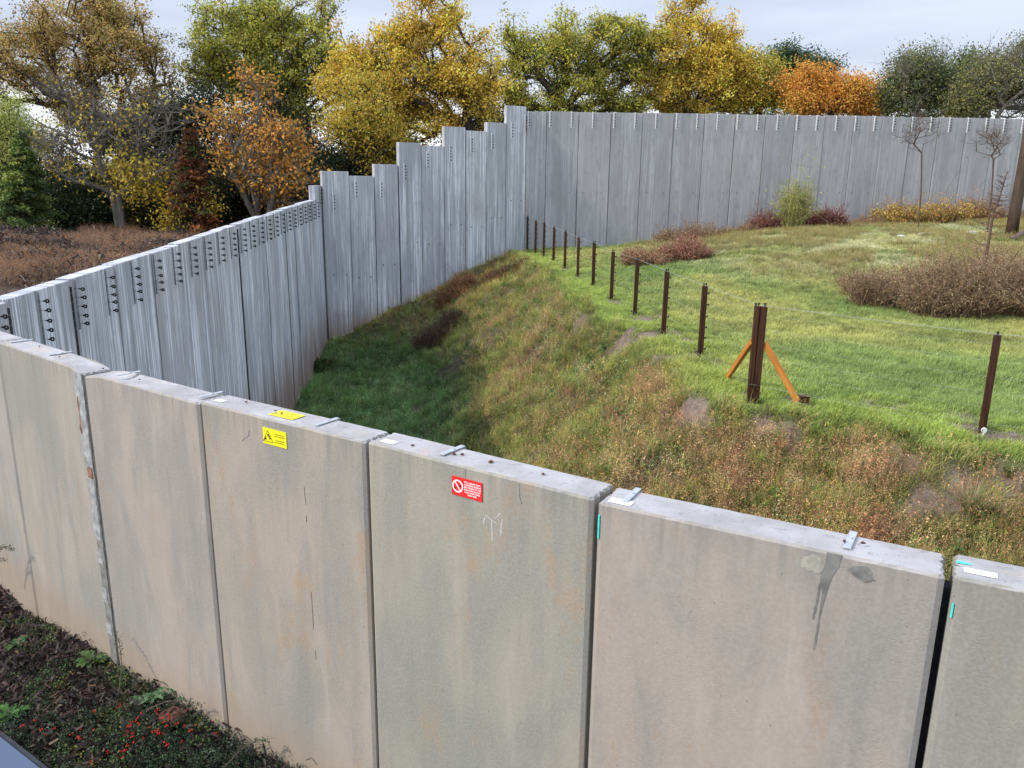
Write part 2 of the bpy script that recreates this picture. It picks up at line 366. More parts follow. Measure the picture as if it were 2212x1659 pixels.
# molehill-like bare spots along the fence
spots = [(1330, 655, .45), (1385, 690, .4), (1400, 722, .35), (1425, 683, .3), (1455, 722, .3), (1485, 738, .35), (1508, 773, .38), (1545, 780, .2), (1535, 737, .2), (1250, 600, .4), (1218, 582, .4), (1275, 592, .3), (1300, 605, .3), (1340, 620, .3),
         (1620, 858, .20), (1730, 866, .28), (1880, 870, .12), (1960, 878, .14), (1930, 885, .12), (1850, 877, .12), (2090, 905, .35), (2130, 940, .3), (2190, 945, .3), (1350, 738, .3), (2095, 925, .3), (1500, 880, .42), (1515, 900, .22), (1430, 772, .45), (1350, 740, .35), (1650, 925, .22), (1700, 935, .20), (1930, 975, .18), (2060, 1035, .25), (2170, 1040, .30), (1960, 1000, .2), (1250, 700, .3)]
SP = np.array([(*on_ground(px, py)[:2], r_*.55) for px, py, r_ in spots])
# zones on the enclosure ground -> colours
def zones(x, y):
    d, _ = lip_d(x, y); d = d+(fbm(x, y, .6, 3, 8)-.5)*.7
    n1 = fbm(x, y, .35, 4, 41); n2 = fbm(x, y, 1.3, 4, 45); n3 = fbm(x, y, .8, 3, 52)
    bare = np.clip((n3-.66)*9, 0, 1)*(d > .1)*(d < 5)*.8
    bare = np.maximum(bare, np.clip((n2-.66)*10, 0, 1)*np.exp(-((d-.6)/.8)**2))
    nn = fbm(x, y, 4, 2, 71)
    for sx_, sy_, r_ in SP:
        dd = np.hypot(x-sx_, (y-sy_)*.75); bare = np.maximum(bare, np.clip(1-(dd-r_*(.5+.7*nn))*6, 0, 1)*(dd < r_*2.2))
    return d, n1, n2, n3, bare

# ------------------------------------------------------------ ground sheets
def ground_mat():
    m = NT('grassy_soil'); a = m.new('ShaderNodeAttribute'); a.attribute_name = 'col'
    p = m.new('ShaderNodeNewGeometry').outputs['Position']
    f = m.noise(p, 9, 6, .7); g = m.noise(p, 45, 4, .7)
    c = m.mix(m.rng(f, .25, .75), a.outputs['Color'], m.mix(1, a.outputs['Color'], (.55, .55, .5), 'MULTIPLY'))
    v = m.new('ShaderNodeTexVoronoi'); m.put(v.inputs['Scale'], 22); m.put(v.inputs['Vector'], p); h2 = m.noise(p, 3.5, 6, .75)
    c = m.mix(m.math('MULTIPLY', m.rng(v.outputs['Distance'], .30, .12), m.math('MULTIPLY', m.rng(v.outputs['Color'], .45, .6), .55)), c, (.40, .36, .32))
    c = m.mix(m.math('MULTIPLY', m.rng(h2, .45, .62), .55), c, m.mix(1, c, (.42, .40, .36), 'MULTIPLY'))
    c = m.mix(m.math('MULTIPLY', m.rng(g, .58, .72), .35), c, (.34, .30, .26))
    return m.done(c, .95, m.bump(g, .6, .03, m.bump(f, .5, .06)))
M_GROUND = ground_mat()
xs = np.arange(-8.6, 34, .16); ys = np.concatenate([np.arange(.6, 24, .14), np.arange(24, 44.6, .22)])
GX, GY = np.meshgrid(xs, ys); GZ = height(GX, GY)
d, n1, n2, n3, bare = zones(GX, GY)
lawn = np.array((.14, .20, .045)); dry = np.array((.12, .10, .05)); soil = np.where((GZ < .2)[..., None], np.array((.10, .075, .055)), np.array((.27, .205, .165))); ditch_green = np.array((.06, .10, .03))
k = np.clip(d*2, 0, 1)[..., None]; cl = lawn*(1-k)+dry*k
kf = np.clip((-1.6-GZ)/1.2, 0, 1)[..., None]; cl = cl*(1-kf)+ditch_green*kf  # ground turns darker green towards the ditch floor
cl = cl*(1-bare[..., None])+soil*bare[..., None]
ny, nx = GX.shape; idx = np.arange(ny*nx).reshape(ny, nx)
Q = np.stack([idx[:-1, :-1], idx[:-1, 1:], idx[1:, 1:], idx[1:, :-1]], -1).reshape(-1, 4)
cx = GX[:-1, :-1].ravel()+.08; cy = GY[:-1, :-1].ravel()+.08
Q = Q[inside(cx, cy)]
me = mesh_np('enclosure_ground', np.stack([GX, GY, GZ], -1).reshape(-1, 3), Q, cl.reshape(-1, 3), smooth=True)
tag(link('ground', me, mat=M_GROUND), 'uneven grassy ground of the enclosure, falling as a bank to a ditch beside the wall', kind='structure')

# outside ground: rings spreading from the back of the left, stepped and far walls to the horizon
def land_mat():
    m = NT('rough_field'); p = m.new('ShaderNodeNewGeometry').outputs['Position']
    sp = m.new('ShaderNodeSeparateXYZ'); m.put(sp.inputs[0], p)
    f = m.noise(p, .5, 6, .7); g = m.noise(p, 6, 6, .75)
    c = m.mix(m.rng(f, .4, .62), (.085, .065, .058), (.20, .13, .08)); c = m.mix(m.rng(g, .36, .62), c, (.045, .036, .034))
    far = m.rng(sp.outputs[1], 50, 62)
    c = m.mix(far, c, m.mix(m.rng(f, .4, .6), (.13, .20, .04), (.17, .24, .06)))
    return m.done(c, .95, m.bump(g, .6, .08))
back = [(-7.6, 7.6)]+[(LX(y)-.12, y) for y in np.arange(8.4, 32.5, 1.5)]+[(CORN[0]-.1, CORN[1]+.1)]+[(CORN[0]+(KINK[0]-CORN[0])*t-.08, CORN[1]+(KINK[1]-CORN[1])*t+.12) for t in (.25, .5, .75)]+[(far_pt(s)[0], far_pt(s)[1]+.12) for s in range(0, 36, 2)]
cenx, ceny = 4., 22.
rings = [0, .6, 1.2, 2, 3, 4, 5, 6.5, 8, 10, 12, 15, 18, 24, 40, 80, 160, 400, 1200]
V = []
for r in rings:
    for (x, y) in back:
        dx, dy = x-cenx, y-ceny; l = math.hypot(dx, dy); X = x+dx/l*r; Y = y+dy/l*r
        z = 1.55+.35*fbm(X, Y, .25, 3, 77)+(fbm(X, Y, .9, 4, 61)-.5)*.5
        z = z*(1 if r < 100 else 0)+(1.7 if r >= 100 else 0)
        if Y < 15: z *= max(0, (Y-11)/4); z -= .25*(Y < 12)
        V.append((X, Y, float(z)))
nb = len(back); I = np.arange(len(V)).reshape(len(rings), nb)
Q = np.stack([I[:-1, :-1], I[:-1, 1:], I[1:, 1:], I[1:, :-1]], -1).reshape(-1, 4)
tag(link('field', mesh_np('field', V, Q, smooth=True), mat=land_mat()), 'rough brown field and green pasture beyond the walls', kind='structure')

# planting bed on the visitors' side of the near wall
def mulch_mat():
    m = NT('bark_mulch'); p = m.new('ShaderNodeNewGeometry').outputs['Position']
    v = m.new('ShaderNodeTexVoronoi'); m.put(v.inputs['Scale'], 45); m.put(v.inputs['Vector'], p)
    c = m.mix(m.rng(m.noise(p, 25, 5, .7), .3, .7), (.016, .011, .010), (.062, .042, .036))
    return m.done(c, .9, m.bump(v.outputs['Distance'], .8, .03))
bx = np.arange(-14, 9, .12); by = np.arange(-10, 11, .12); BX, BY = np.meshgrid(bx, by)
def bedz(x, y): return -.15+(fbm(x, y, .9, 4, 91)-.5)*.28-.05*np.clip(-3.5-np.asarray(x), 0, 6)
poly_out = [(-14, 13.8)]+NEARV+[(9, -.5), (9, -10), (-14, -10)]
BZ = bedz(BX, BY); n_y, n_x = BX.shape; idx = np.arange(n_y*n_x).reshape(n_y, n_x)
Q = np.stack([idx[:-1, :-1], idx[:-1, 1:], idx[1:, 1:], idx[1:, :-1]], -1).reshape(-1, 4)
ins = inside(BX[:-1, :-1].ravel()+.0, BY[:-1, :-1].ravel()-.08, poly_out)
tag(link('planting_bed', mesh_np('planting_bed', np.stack([BX, BY, BZ], -1).reshape(-1, 3), Q[ins], smooth=True), mat=mulch_mat()), 'dark mulch bed at the foot of the near wall', kind='structure')

# ------------------------------------------------------------ panels
def panel_mesh(name, w, t, z0, z1, u0, notch=False, rough=.0, bev=.012, seed=0, tops=None):
    "upright slab: local x along the wall, y into its thickness, z up"
    rr = random.Random(seed); step = .06 if notch else w
    nx_ = max(1, int(w/step)); pts = []
    def jit(a): return rr.uniform(-a, a)
    for i in range(nx_+1):
        x = bev*1.6+(w-3.2*bev)*i/nx_; pts.append((x, jit(rough)*.6, 'f'))
    ends = []
    if notch:
        yy = [bev, .03, .05, .075, .10, .125, .15, .175, .20, t-bev]
        dd = [0, 0, .012, .0, .014, .0, .014, .002, .012, .0]
    else: yy = [bev, t-bev]; dd = [0, 0]
    for y, e in zip(yy, dd): pts.append((w-e+jit(rough), y, 'e'))
    for i in range(nx_+1):
        x = w-bev*1.6-(w-3.2*bev)*i/nx_; pts.append((x, t+jit(rough)*.6, 'b'))
    for y, e in list(zip(yy, dd))[::-1]: pts.append((e+jit(rough), y, 'e'))
    n = len(pts); cx_, cy_ = w/2, t/2; V = []; U = []
    zs = [z0, z1-.012 if notch else z1-.006, z1]; V2 = []
    for j, z in enumerate(zs):
        for (x, y, s_) in pts:
            ins_ = (.008+abs(jit(rough*2.2))) if j == 2 else 0
            dz = (jit(rough*.8) if j == 1 else 0)+(jit(rough*.4) if j == 2 else 0)
            if tops is not None and j: dz += tops(x)
            sx_ = 1 if x > cx_ else -1; sy_ = 1 if y > cy_ else -1
            X = x-sx_*ins_ if s_ == 'e' else x; Y = y-sy_*ins_
            V.append((X, Y, z+dz)); U.append((u0+X+(Y*.7), z+dz))
    Q = []
    for j in range(2):
        for i in range(n): Q.append((j*n+i, j*n+(i+1) % n, (j+1)*n+(i+1) % n, (j+1)*n+i))
    # top face: bridge front row to back row
    me = bpy.data.meshes.new(name); me.from_pydata(V, [], Q+[tuple(range(2*n, 3*n))])
    uvl = me.uv_layers.new(name='UVMap')
    top_f = len(Q)
    for p in me.polygons:
        for li in p.loop_indices:
            vi = me.loops[li].vertex_index; x, y, z = V[vi]
            uvl.data[li].uv = (u0+x, z1+3+y) if p.index == top_f else ((u0+x, z) if abs(me.polygons[p.index].normal[1]) > .5 else (u0+x+y, z))
    me.update(); return me
def seg_frame(a, b):
    a = Vector((*a, 0)); b = Vector((*b, 0)); e = b-a; return a, math.atan2(e.y, e.x), e.length

T = .232
strap = MB().box(-.016, .016, -.175, .012, 0, .006).box(-.016, .016, .006, .012, -.55, .006)
strap.tube([(0, -.07, .004), (0, -.07, .012)], .009, 6)
STRAP = strap.mesh('bracket'); STRAP.materials.append(M_GALV)
INS = MB().tube([(0, 0, 0), (0, -.05, 0)], .0028, 5).tube([(0, -.045, 0), (0, -.078, 0)], [.010, .017], 8).torus((0, -.096, 0), (1, .25, 0), .0185, .0115, 12, 6).mesh('insulator', True); INS.materials.append(M_BLACK)
INSF = MB().tube([(0, -.03, 0), (0, -.07, 0)], [.010, .018], 6).torus((0, -.088, 0), (1, .25, 0), .018, .014, 8, 5).mesh('insulator', True); INSF.materials.append(M_BLACK)
STRIPM = MB().box(-.018, .016, -.028, 0, -.70, .0).box(-.012, .012, -.004, .14, 0, .005).mesh('insulator_rail'); STRIPM.materials.append(M_STRIP)
STRIPL = MB().box(-.006, .010, -.022, 0, -.70, -.004).box(-.006, .010, -.022, .14, -.004, .004).mesh('insulator_rail'); STRIPL.materials.append(plain('dull_steel_strip', (.20, .21, .225), .6, .2, .3, 20))

def add_strip(wall, M, top, ins_mesh, k=5, pitch=.125, first=.12, strip=None):
    "M: matrix of the strip's foot on the wall face; local -y points out of the wall"
    r = link('insulator_rail', strip or STRIPM, wall); r.matrix_local = M @ Matrix.Translation((0, 0, top+.008))
    for j in range(k):
        i = link('insulator', ins_mesh, r, loc=(.0 if strip else .034, -.026, -first-j*pitch))
        i.rotation_euler = (random.uniform(-.08, .08), random.uniform(-.15, .15), random.uniform(-.1, .1))
    return r

# --- near wall
near = tag(empty('concrete_wall', (*NEARV[4], 0)), 'near curved wall of tan concrete panels with warning signs, in front of the ditch', 'wall')
u = 0; NP = []
for i in range(len(NEARV)-1):
    a, ang, ln = seg_frame(NEARV[i], NEARV[i+1])
    gapv = {6: .030, 7: .034, 5: .016, 4: .018, 3: .018}.get(i, .012)
    g0 = {6: .018, 7: .016, 4: .010, 5: .011}.get(i, .008)
    dz = {3: -.012, 4: .0, 5: .006, 6: -.006, 7: .004}.get(i, 0)
    ztop = 2.53+dz
    if i == 3: tops = lambda x: -.035*max(0, 1-x/.22)
    elif i == 2: tops = lambda x: -.035*max(0, (x-1.45)/.25)
    else: tops = None
    me = panel_mesh('panel', ln-g0-gapv*.5, T, -1.6, ztop, u, True, .0016, .014, i, tops)
    o = link('panel', me, near, M_NEAR)
    o.color = {3: (1, .96, .95, .35), 4: (1.0, .96, .90, 1.0), 5: (.88, .92, .86, .75), 6: (.99, .95, .93, .8), 7: (.88, .90, .84, .5), 2: (.93, .93, .91, .45)}.get(i, (1, 1, 1, .6))
    M = Matrix.Translation((a.x, a.y, 0)) @ Matrix.Rotation(ang, 4, 'Z') @ Matrix.Translation((g0, 0, 0))
    o.matrix_local = near.matrix_world.inverted() @ Matrix.Translation((-0, 0, 0)) @ M
    near_inv = Matrix.Translation(-Vector((*NEARV[4], 0)))
    o.matrix_local = near_inv @ M; NP.append((M, ln))
    u += ln
    # joint sealant set well back in the joint
    s = link('joint_filler', MB().box(-.012-(.03 if i in (6, 7, 8) else 0), g0+.004, .10, T-.06, -1.5, ztop-.10).mesh('joint_filler'), near, M_DARKGAP)
    s.matrix_local = near_inv @ Matrix.Translation((a.x, a.y, 0)) @ Matrix.Rotation(ang, 4, 'Z')
ninv = Matrix.Translation(-Vector((*NEARV[4], 0)))
def near_part(name, me, seg, x, y, z, mat, rz=0, label=None):
    a, ang, ln = seg_frame(NEARV[seg], NEARV[seg+1])
    o = link(name, me, near, mat)
    o.matrix_local = ninv @ Matrix.Translation(a) @ Matrix.Rotation(ang, 4, 'Z') @ Matrix.Translation((x, y, z)) @ Matrix.Rotation(rz, 4, 'Z')
    if label: o['label'] = label
    return o
# straps every metre over the inner edge
for seg, x, dz in [(1, .8, 0), (2, .15, 0), (2, .95, 0), (3, .40, 0), (3, 1.42, -.0), (4, 1.05, 0), (5, .52, .008), (6, .13, -.004), (6, 1.12, -.004), (7, .6, .005), (8, .3, 0)]:
    near_part('bracket', STRAP, seg, x, T, 2.534+dz, None, random.uniform(-.04, .04))
# stickers on the top
def sticker(seg, x, y, w_, h_, rz=0, dz=0):
    near_part('sticker', MB().box(0, w_, 0, h_, 0, .0015).mesh('sticker'), seg, x, y, 2.5325+dz, M_WHITE, rz, 'small blank white sticker')
sticker(4, .060, .07, .085, .05, 0, 0); sticker(5, .07, .045, .10, .05, 0, .006); sticker(6, .055, .025, .115, .06, 0, -.006); sticker(7, .05, .055, .115, .045, 0, .004)
# turquoise spray marks at the joints
for seg, x, z in [(6, .0225, 2.34), (7, .0225, 2.36)]:
    near_part('paint_mark', MB().box(0, .007, -.0025, .004, 0, .12 if seg == 6 else .06).mesh('paint_mark'), seg, x, -.0, z, M_TURQ)
near_part('paint_mark', MB().plate([(0, 0), (.05, .006), (.055, .014), (.04, .022), (0, .024)], 0, .0015).mesh('paint_mark'), 7, .026, .13, 2.536, M_TURQ)
# mortar repair down the third joint
def blob_plate(w0, w1, z0, z1, n, seed, th, jag=.3):
    rr = random.Random(seed); L_ = []; R_ = []
    for i in range(n+1):
        z = z0+(z1-z0)*i/n; L_.append((w0+rr.uniform(-jag, jag)*(w1-w0), z)); R_.append((w1+rr.uniform(-jag*.4, jag*.4)*(w1-w0), z))
    P = L_+R_[::-1]; k_ = len(P)
    return [(x, -th, z) for x, z in P]+[(x, .01, z) for x, z in P], [tuple(range(k_))]+[(i, i+k_, (i+1) % k_+k_, (i+1) % k_) for i in range(k_)]
a, ang, ln = seg_frame(NEARV[2], NEARV[3])
near_part('mortar_repair', MB().add(*blob_plate(ln-.125, ln-.012, -.2, 2.49, 60, 3, .0015, .10)).mesh('m'), 2, 0, 0, 0, M_MORTARD, 0, 'dark grey mortar strip filling the old joint')
near_part('mortar_repair', MB().add(*blob_plate(ln-.155, ln-.02, 1.72, 2.50, 22, 5, .0045, .12)).mesh('m'), 2, 0, 0, 0, M_MORTAR, 0, 'pale flaking mortar patch at the top of the joint')
near_part('mortar_repair', MB().add(*blob_plate(ln-.14, ln-.03, 1.08, 1.62, 18, 6, .0045, .18)).mesh('m'), 2, 0, 0, 0, M_MORTAR, 0, 'pale mortar patch in mid joint')
for z0, z1, sd_ in [(.93, .98, 1), (.86, .91, 2), (.50, .63, 3), (.20, .30, 4)]:
    near_part('mortar_repair', MB().add(*blob_plate(ln-.125, ln-.045, z0, z1, 6, sd_+10, .0045, .3)).mesh('m'), 2, 0, 0, 0, M_MORTAR, 0, 'small pale mortar dab')
near_part('mortar_repair', MB().add(*blob_plate(ln-.115, ln-.04, 1.62, 1.71, 7, 21, .006, .25)).mesh('m'), 2, 0, 0, 0, M_RUSTP, 0, 'exposed red-brown filler')
near_part('mortar_repair', MB().add(*blob_plate(ln-.150, ln-.125, 1.98, 2.30, 9, 22, .006, .5)).mesh('m'), 2, 0, 0, 0, M_RUSTP, 0, 'thin exposed brown strip')
# cracks, drips and marks that stand on the face
def crack(seg, pts, w_=.003, mat=M_CRACK, name='crack'):
    P = []
    for i in range(len(pts)-1):
        (x0, z0), (x1, z1) = pts[i], pts[i+1]
        for k_ in range(8): P.append((x0+(x1-x0)*k_/8+random.uniform(-.002, .002), z0+(z1-z0)*k_/8))
    P.append(pts[-1]); V = []; Fs = []
    for i, (x, z) in enumerate(P):
        ww = w_*random.uniform(.5, 1.2)*(.35 if i in (0, len(P)-1) else 1); V += [(x-ww/2, -.0012, z), (x+ww/2, -.0012, z), (x+ww/2, .003, z), (x-ww/2, .003, z)]
    for i in range(len(P)-1):
        for k_ in range(4): Fs.append((i*4+k_, i*4+(k_+1) % 4, i*4+4+(k_+1) % 4, i*4+4+k_))
    near_part(name, MB().add(V, Fs).mesh(name), seg, 0, 0, 0, mat)
crack(4, [(.98, 2.14), (.985, 2.02)]); crack(4, [(.985, 1.95), (.985, 1.90)]); crack(4, [(.99, 1.42), (.995, 1.15)], .0022); crack(4, [(1.0, 1.0), (1.0, .93)])
crack(4, [(.50, 2.42), (.49, 2.38), (.44, 2.35), (.42, 2.33)], .002)
crack(5, [(1.06, 2.52), (1.062, 2.46), (1.075, 2.41)], .003); crack(5, [(.72, 2.52), (.722, 2.46)], .0015)
# grey cement run under the strap of the big panel, with two old lumps beside it
crack(6, [(1.06, 2.515), (1.035, 2.40), (1.03, 2.30), (1.022, 2.20)], .010, M_MORTARD, 'cement_run')
crack(6, [(1.085, 2.515), (1.055, 2.38), (1.048, 2.25), (1.04, 2.06)], .010, M_MORTARD, 'cement_run')
def face_plate(pts, th=.002):
    k_ = len(pts); return [(x, -th, z) for x, z in pts]+[(x, .01, z) for x, z in pts], [tuple(range(k_))]+[(i, i+k_, (i+1) % k_+k_, (i+1) % k_) for i in range(k_)]
def round_blob(cx_, cz_, rx_, rz_, seed, n=22):
    rr = random.Random(seed); ph = [rr.uniform(0, 6.28) for _ in range(3)]
    return [(cx_+rx_*math.cos(t_)*(1+.16*math.sin(2*t_+ph[0])+.12*math.sin(3*t_+ph[1])+.07*math.sin(7*t_+ph[2])), cz_+rz_*math.sin(t_)*(1+.16*math.sin(2*t_+ph[0])+.12*math.sin(3*t_+ph[1])+.07*math.sin(7*t_+ph[2]))) for t_ in [-i*2*math.pi/n for i in range(n)]]
near_part('cement_run', MB().add(*face_plate([(1.045, 2.52), (1.105, 2.52), (1.098, 2.47), (1.078, 2.42), (1.066, 2.36), (1.058, 2.30), (1.050, 2.25), (1.044, 2.25), (1.046, 2.32), (1.040, 2.38), (1.036, 2.33), (1.030, 2.28), (1.028, 2.35), (1.038, 2.43), (1.046, 2.48)])).mesh('cement_run'), 6, 0, 0, 0, M_MORTARD)
near_part('cement_patch', MB().add(*face_plate(round_blob(.995, 2.455, .042, .045, 3))).mesh('m'), 6, 0, 0, 0, plain('buff_patch', (.36, .345, .30), .9, 0, .2, 20))
near_part('cement_patch', MB().add(*face_plate(round_blob(1.185, 2.462, .050, .030, 5))).mesh('m'), 6, 0, 0, 0, plain('grey_patch', (.19, .19, .18), .9, 0, .3, 30))
# white efflorescence splash on the red-sign panel
for pts in [[(1.20-.24, 2.30), (1.19-.24, 2.26), (1.19-.24, 2.20)], [(1.085-.24, 2.28), (1.08-.24, 2.24)], [(1.09-.24, 2.295), (1.13-.24, 2.275), (1.17-.24, 2.26)], [(1.13-.24, 2.28), (1.135-.24, 2.22), (1.135-.24, 2.16)], [(1.15-.24, 2.29), (1.19-.24, 2.33)]]:
    crack(5, pts, .006, M_EFFL, 'lime_splash')
# rolls of soil and leaf scraps lying on the top edge
for seg, x, y in [(4, .62, .12), (4, .30, .15), (5, .28, .09), (5, .56, .11), (5, .60, .13), (5, .80, .12), (5, 1.12, .13), (6, 1.10, .10), (6, 1.17, .12), (3, .12, .10), (3, .66, .08), (2, .55, .14), (2, 1.1, .08)]:
    r_ = random.uniform(.005, .009)
    where_ = {4: 'of the yellow-sign panel', 5: 'of the red-sign panel', 6: 'of the cement-drip panel', 3: 'of the panel right of the mortar', 2: 'of the panel left of the mortar'}[seg]
    side_ = 'near its outer edge' if y < .11 else 'near its inner edge'
    tag(link('leaf_scrap', MB().tube([(-r_*1.6, 0, r_*.8), (0, r_*.4, r_), (r_*1.6, -r_*.3, r_*.8)], [r_*.4, r_, r_*.3], 6).mesh('leaf_scrap'), None, M_CLOD), 'dried scrap on top '+where_+', '+('left end' if x < .45 else 'middle' if x < .9 else 'right end')+(' (outer)' if y < .11 else ''), 'debris', 'dried scraps on the near wall top').matrix_world = \
        Matrix.Translation(seg_frame(NEARV[seg], NEARV[seg+1])[0]) @ Matrix.Rotation(seg_frame(NEARV[seg], NEARV[seg+1])[1], 4, 'Z') @ Matrix.Translation((x, y, 2.537)) @ Matrix.Rotation(random.uniform(0, 3), 4, 'Z')

# --- left wall
left = tag(empty('concrete_wall', (LX(10), 10, 0)), 'left wall of white-streaked panels with black ring insulators, rising away from the near wall', 'wall')
linv = Matrix.Translation(-Vector((LX(10), 10, 0)))
def lpt(i): y = LY(i); return (LX(y), y)
ji = [-.85, .4]+[2+1.5*k_ for k_ in range(0, 16)]
u = 0
for k_ in range(len(ji)-1):
    a, ang, ln = seg_frame(lpt(ji[k_]), lpt(ji[k_+1]))
    ya = LY((ji[k_]+ji[k_+1])/2); zt = LZ(ya)+random.uniform(-.02, .02)
    slope = (LZ(LY(ji[k_+1]))-LZ(LY(ji[k_])))*.8
    if k_ == len(ji)-2: zt = 3.72; slope = 0
    offn = {2: .0, 3: -.02, 5: -.02, 7: .03, 8: -.02}.get(k_, random.uniform(-.028, .028))
    gl = {2: .06, 4: .055, 6: .05, 3: .02}.get(k_, random.uniform(.022, .045))
    if k_ == len(ji)-2: ln += .30
    me = panel_mesh('panel', ln-gl, T, -4.6, zt-slope/2, u, False, 0, .012, 50+k_, (lambda x, s=slope, l=ln: s*x/l))
    o = link('panel', me, left, M_LEFT)
    M = Matrix.Translation(a) @ Matrix.Rotation(ang, 4, 'Z') @ Matrix.Translation((gl, offn, 0))
    o.matrix_local = linv @ M; u += ln
    fz_ = min(zt, LZ(ya))-.12
    s = link('joint_filler', MB().box(-.01, gl+.01, .012, T-.04, -4.5, fz_).mesh('joint_filler'), left, M_DARKGAP); s.matrix_local = linv @ Matrix.Translation(a) @ Matrix.Rotation(ang, 4, 'Z')
for i in range(0, 25):
    p0 = lpt(i-.01); p1 = lpt(i+.01); a, ang, _ = seg_frame(p0, p1)
    zt = LZ(LY(i)) if i < 24 else 3.66
    add_strip(left, linv @ Matrix.Translation((*lpt(i+.03), 0)) @ Matrix.Rotation(ang, 4, 'Z') @ Matrix.Translation((0, -.035, 0)), zt, INSF if i > 11 else INS, strip=STRIPL)
# --- stepped wall
midw = tag(empty('concrete_wall', (*CORN, 0)), 'middle wall whose streaked panels step up in height towards the far corner', 'wall')
minv = Matrix.Translation(-Vector((*CORN, 0)))
mx_px = [695, 752.6, 807.2, 859, 909, 959, 1005.5, 1051, 1094, 1136.6]; mtop = [370, 380, 355, 308, 315, 274, 283, 265, 229]
Aw = np.array(CORN); Bw = np.array(KINK); e_ = Bw-Aw; n_ = np.array([-e_[1], e_[0]])
def on_mid(px, py):
    d_ = ray(px, py); t_ = (n_@Aw)/(n_@d_[:2]); p = d_*t_; p[2] += EYE; return p
u = 0
for k_ in range(9):
    p = on_mid(mx_px[k_], mtop[k_]); q = on_mid(mx_px[k_+1], mtop[k_])
    if k_ == 8: q[:2] = KINK
    a, ang, ln = seg_frame(p[:2], q[:2]); zt = (p[2]+q[2])/2; gl = random.uniform(.018, .035) if k_ else 0 if k_ else 0
    o = link('panel', panel_mesh('panel', ln-gl, T, -4.6, zt, u, False, 0, .012, 80+k_), midw, M_MID); u += ln
    M = Matrix.Translation(a) @ Matrix.Rotation(ang, 4, 'Z') @ Matrix.Translation((gl, random.uniform(-.012, .012), 0)); o.matrix_local = minv @ M
    fz_ = (min(zt, pzt)-.1) if k_ else -4.4; pzt = zt
    s = link('joint_filler', MB().box(-.02, gl+.01, .05, T-.04, -4.5, fz_).mesh('joint_filler'), midw, M_DARKGAP); s.matrix_local = minv @ Matrix.Translation(a) @ Matrix.Rotation(ang, 4, 'Z')
    xs_ = .14 if k_ else .3; st = {0: .62, 1: .13, 2: .50, 3: .62, 4: .18, 5: .56, 6: .18, 7: .34, 8: .52}[k_]
    add_strip(midw, minv @ Matrix.Translation(a) @ Matrix.Rotation(ang, 4, 'Z') @ Matrix.Translation((xs_+.1, -.012, 0)), zt-st*1.35, INSF)
    if k_ == 8: add_strip(midw, minv @ Matrix.Translation(a) @ Matrix.Rotation(ang, 4, 'Z') @ Matrix.Translation((ln-.1, -.012, 0)), zt-.35, INSF)
    for sx_ in (.28, .78):
        b_ = link('lifting_socket', MB().tube([(0, .0, 0), (0, -.016, 0)], .035, 8).mesh('lifting_socket'), midw, M_MORTARD)
        b_.matrix_local = minv @ Matrix.Translation(a) @ Matrix.Rotation(ang, 4, 'Z') @ Matrix.Translation((ln*sx_, -.003, zt-4.1))
# --- far wall
farw = tag(empty('concrete_wall', (*KINK, 0)), 'long flat far wall of plain grey panels with a level top, behind the meadow', 'wall')
finv = Matrix.Translation(-Vector((*KINK, 0)))
sj = [0, .93]+[.93+1.5*k_ for k_ in range(1, 21)]
u = 0
for k_ in range(len(sj)-1):
    a, ang, ln = seg_frame(far_pt(sj[k_]), far_pt(sj[k_+1]))
    zt = 7.03+.26*sj[k_]/25+random.uniform(-.012, .012); gl = random.uniform(.016, .03)
    o = link('panel', panel_mesh('panel', ln-gl, T, -.4, zt, u, False, 0, .010, 120+k_), farw, M_FAR); u += ln
    o.matrix_local = finv @ Matrix.Translation(a) @ Matrix.Rotation(ang, 4, 'Z') @ Matrix.Translation((gl, random.uniform(-.015, .015), 0))
    s = link('joint_filler', MB().box(-.02, gl+.01, .04, T-.04, -.3, zt-.1).mesh('joint_filler'), farw, M_DARKGAP); s.matrix_local = finv @ Matrix.Translation(a) @ Matrix.Rotation(ang, 4, 'Z')
    if k_ < 17:
        for sx_ in (.22, .78):
            b_ = link('lifting_socket', MB().tube([(0, .0, 0), (0, -.014, 0)], .028, 8).mesh('lifting_socket'), farw, M_MORTARD if k_ % 3 else M_FAR)
            b_.matrix_local = finv @ Matrix.Translation(a) @ Matrix.Rotation(ang, 4, 'Z') @ Matrix.Translation((ln*sx_, -.003, zt-3.55))
for i in range(28):
    s_ = .08+i*.995
    a, ang, _ = seg_frame(far_pt(s_), far_pt(s_+.1))
    add_strip(farw, finv @ Matrix.Translation(a) @ Matrix.Rotation(ang, 4, 'Z') @ Matrix.Translation((0, -.02, 0)), 7.03+.26*s_/25, INSF)
# wires along the walls, through the rings (they belong to the walls)
def wall_wire(wall, inv, pts, r=.0009):
    me = MB().tube(pts, r, 4).mesh('wire'); o = link('wire', me, wall, M_WIRE); o.matrix_local = inv
for j in range(5):
    P = []
    for i in range(0, 24):
        y = LY(i); dx = LX(y+.1)-LX(y-.1); nn = Vector((.2, -dx, 0)).normalized(); P.append(Vector((LX(y), y, LZ(y)-.12-j*.125))+nn*.145)
    wall_wire(left, linv, P)

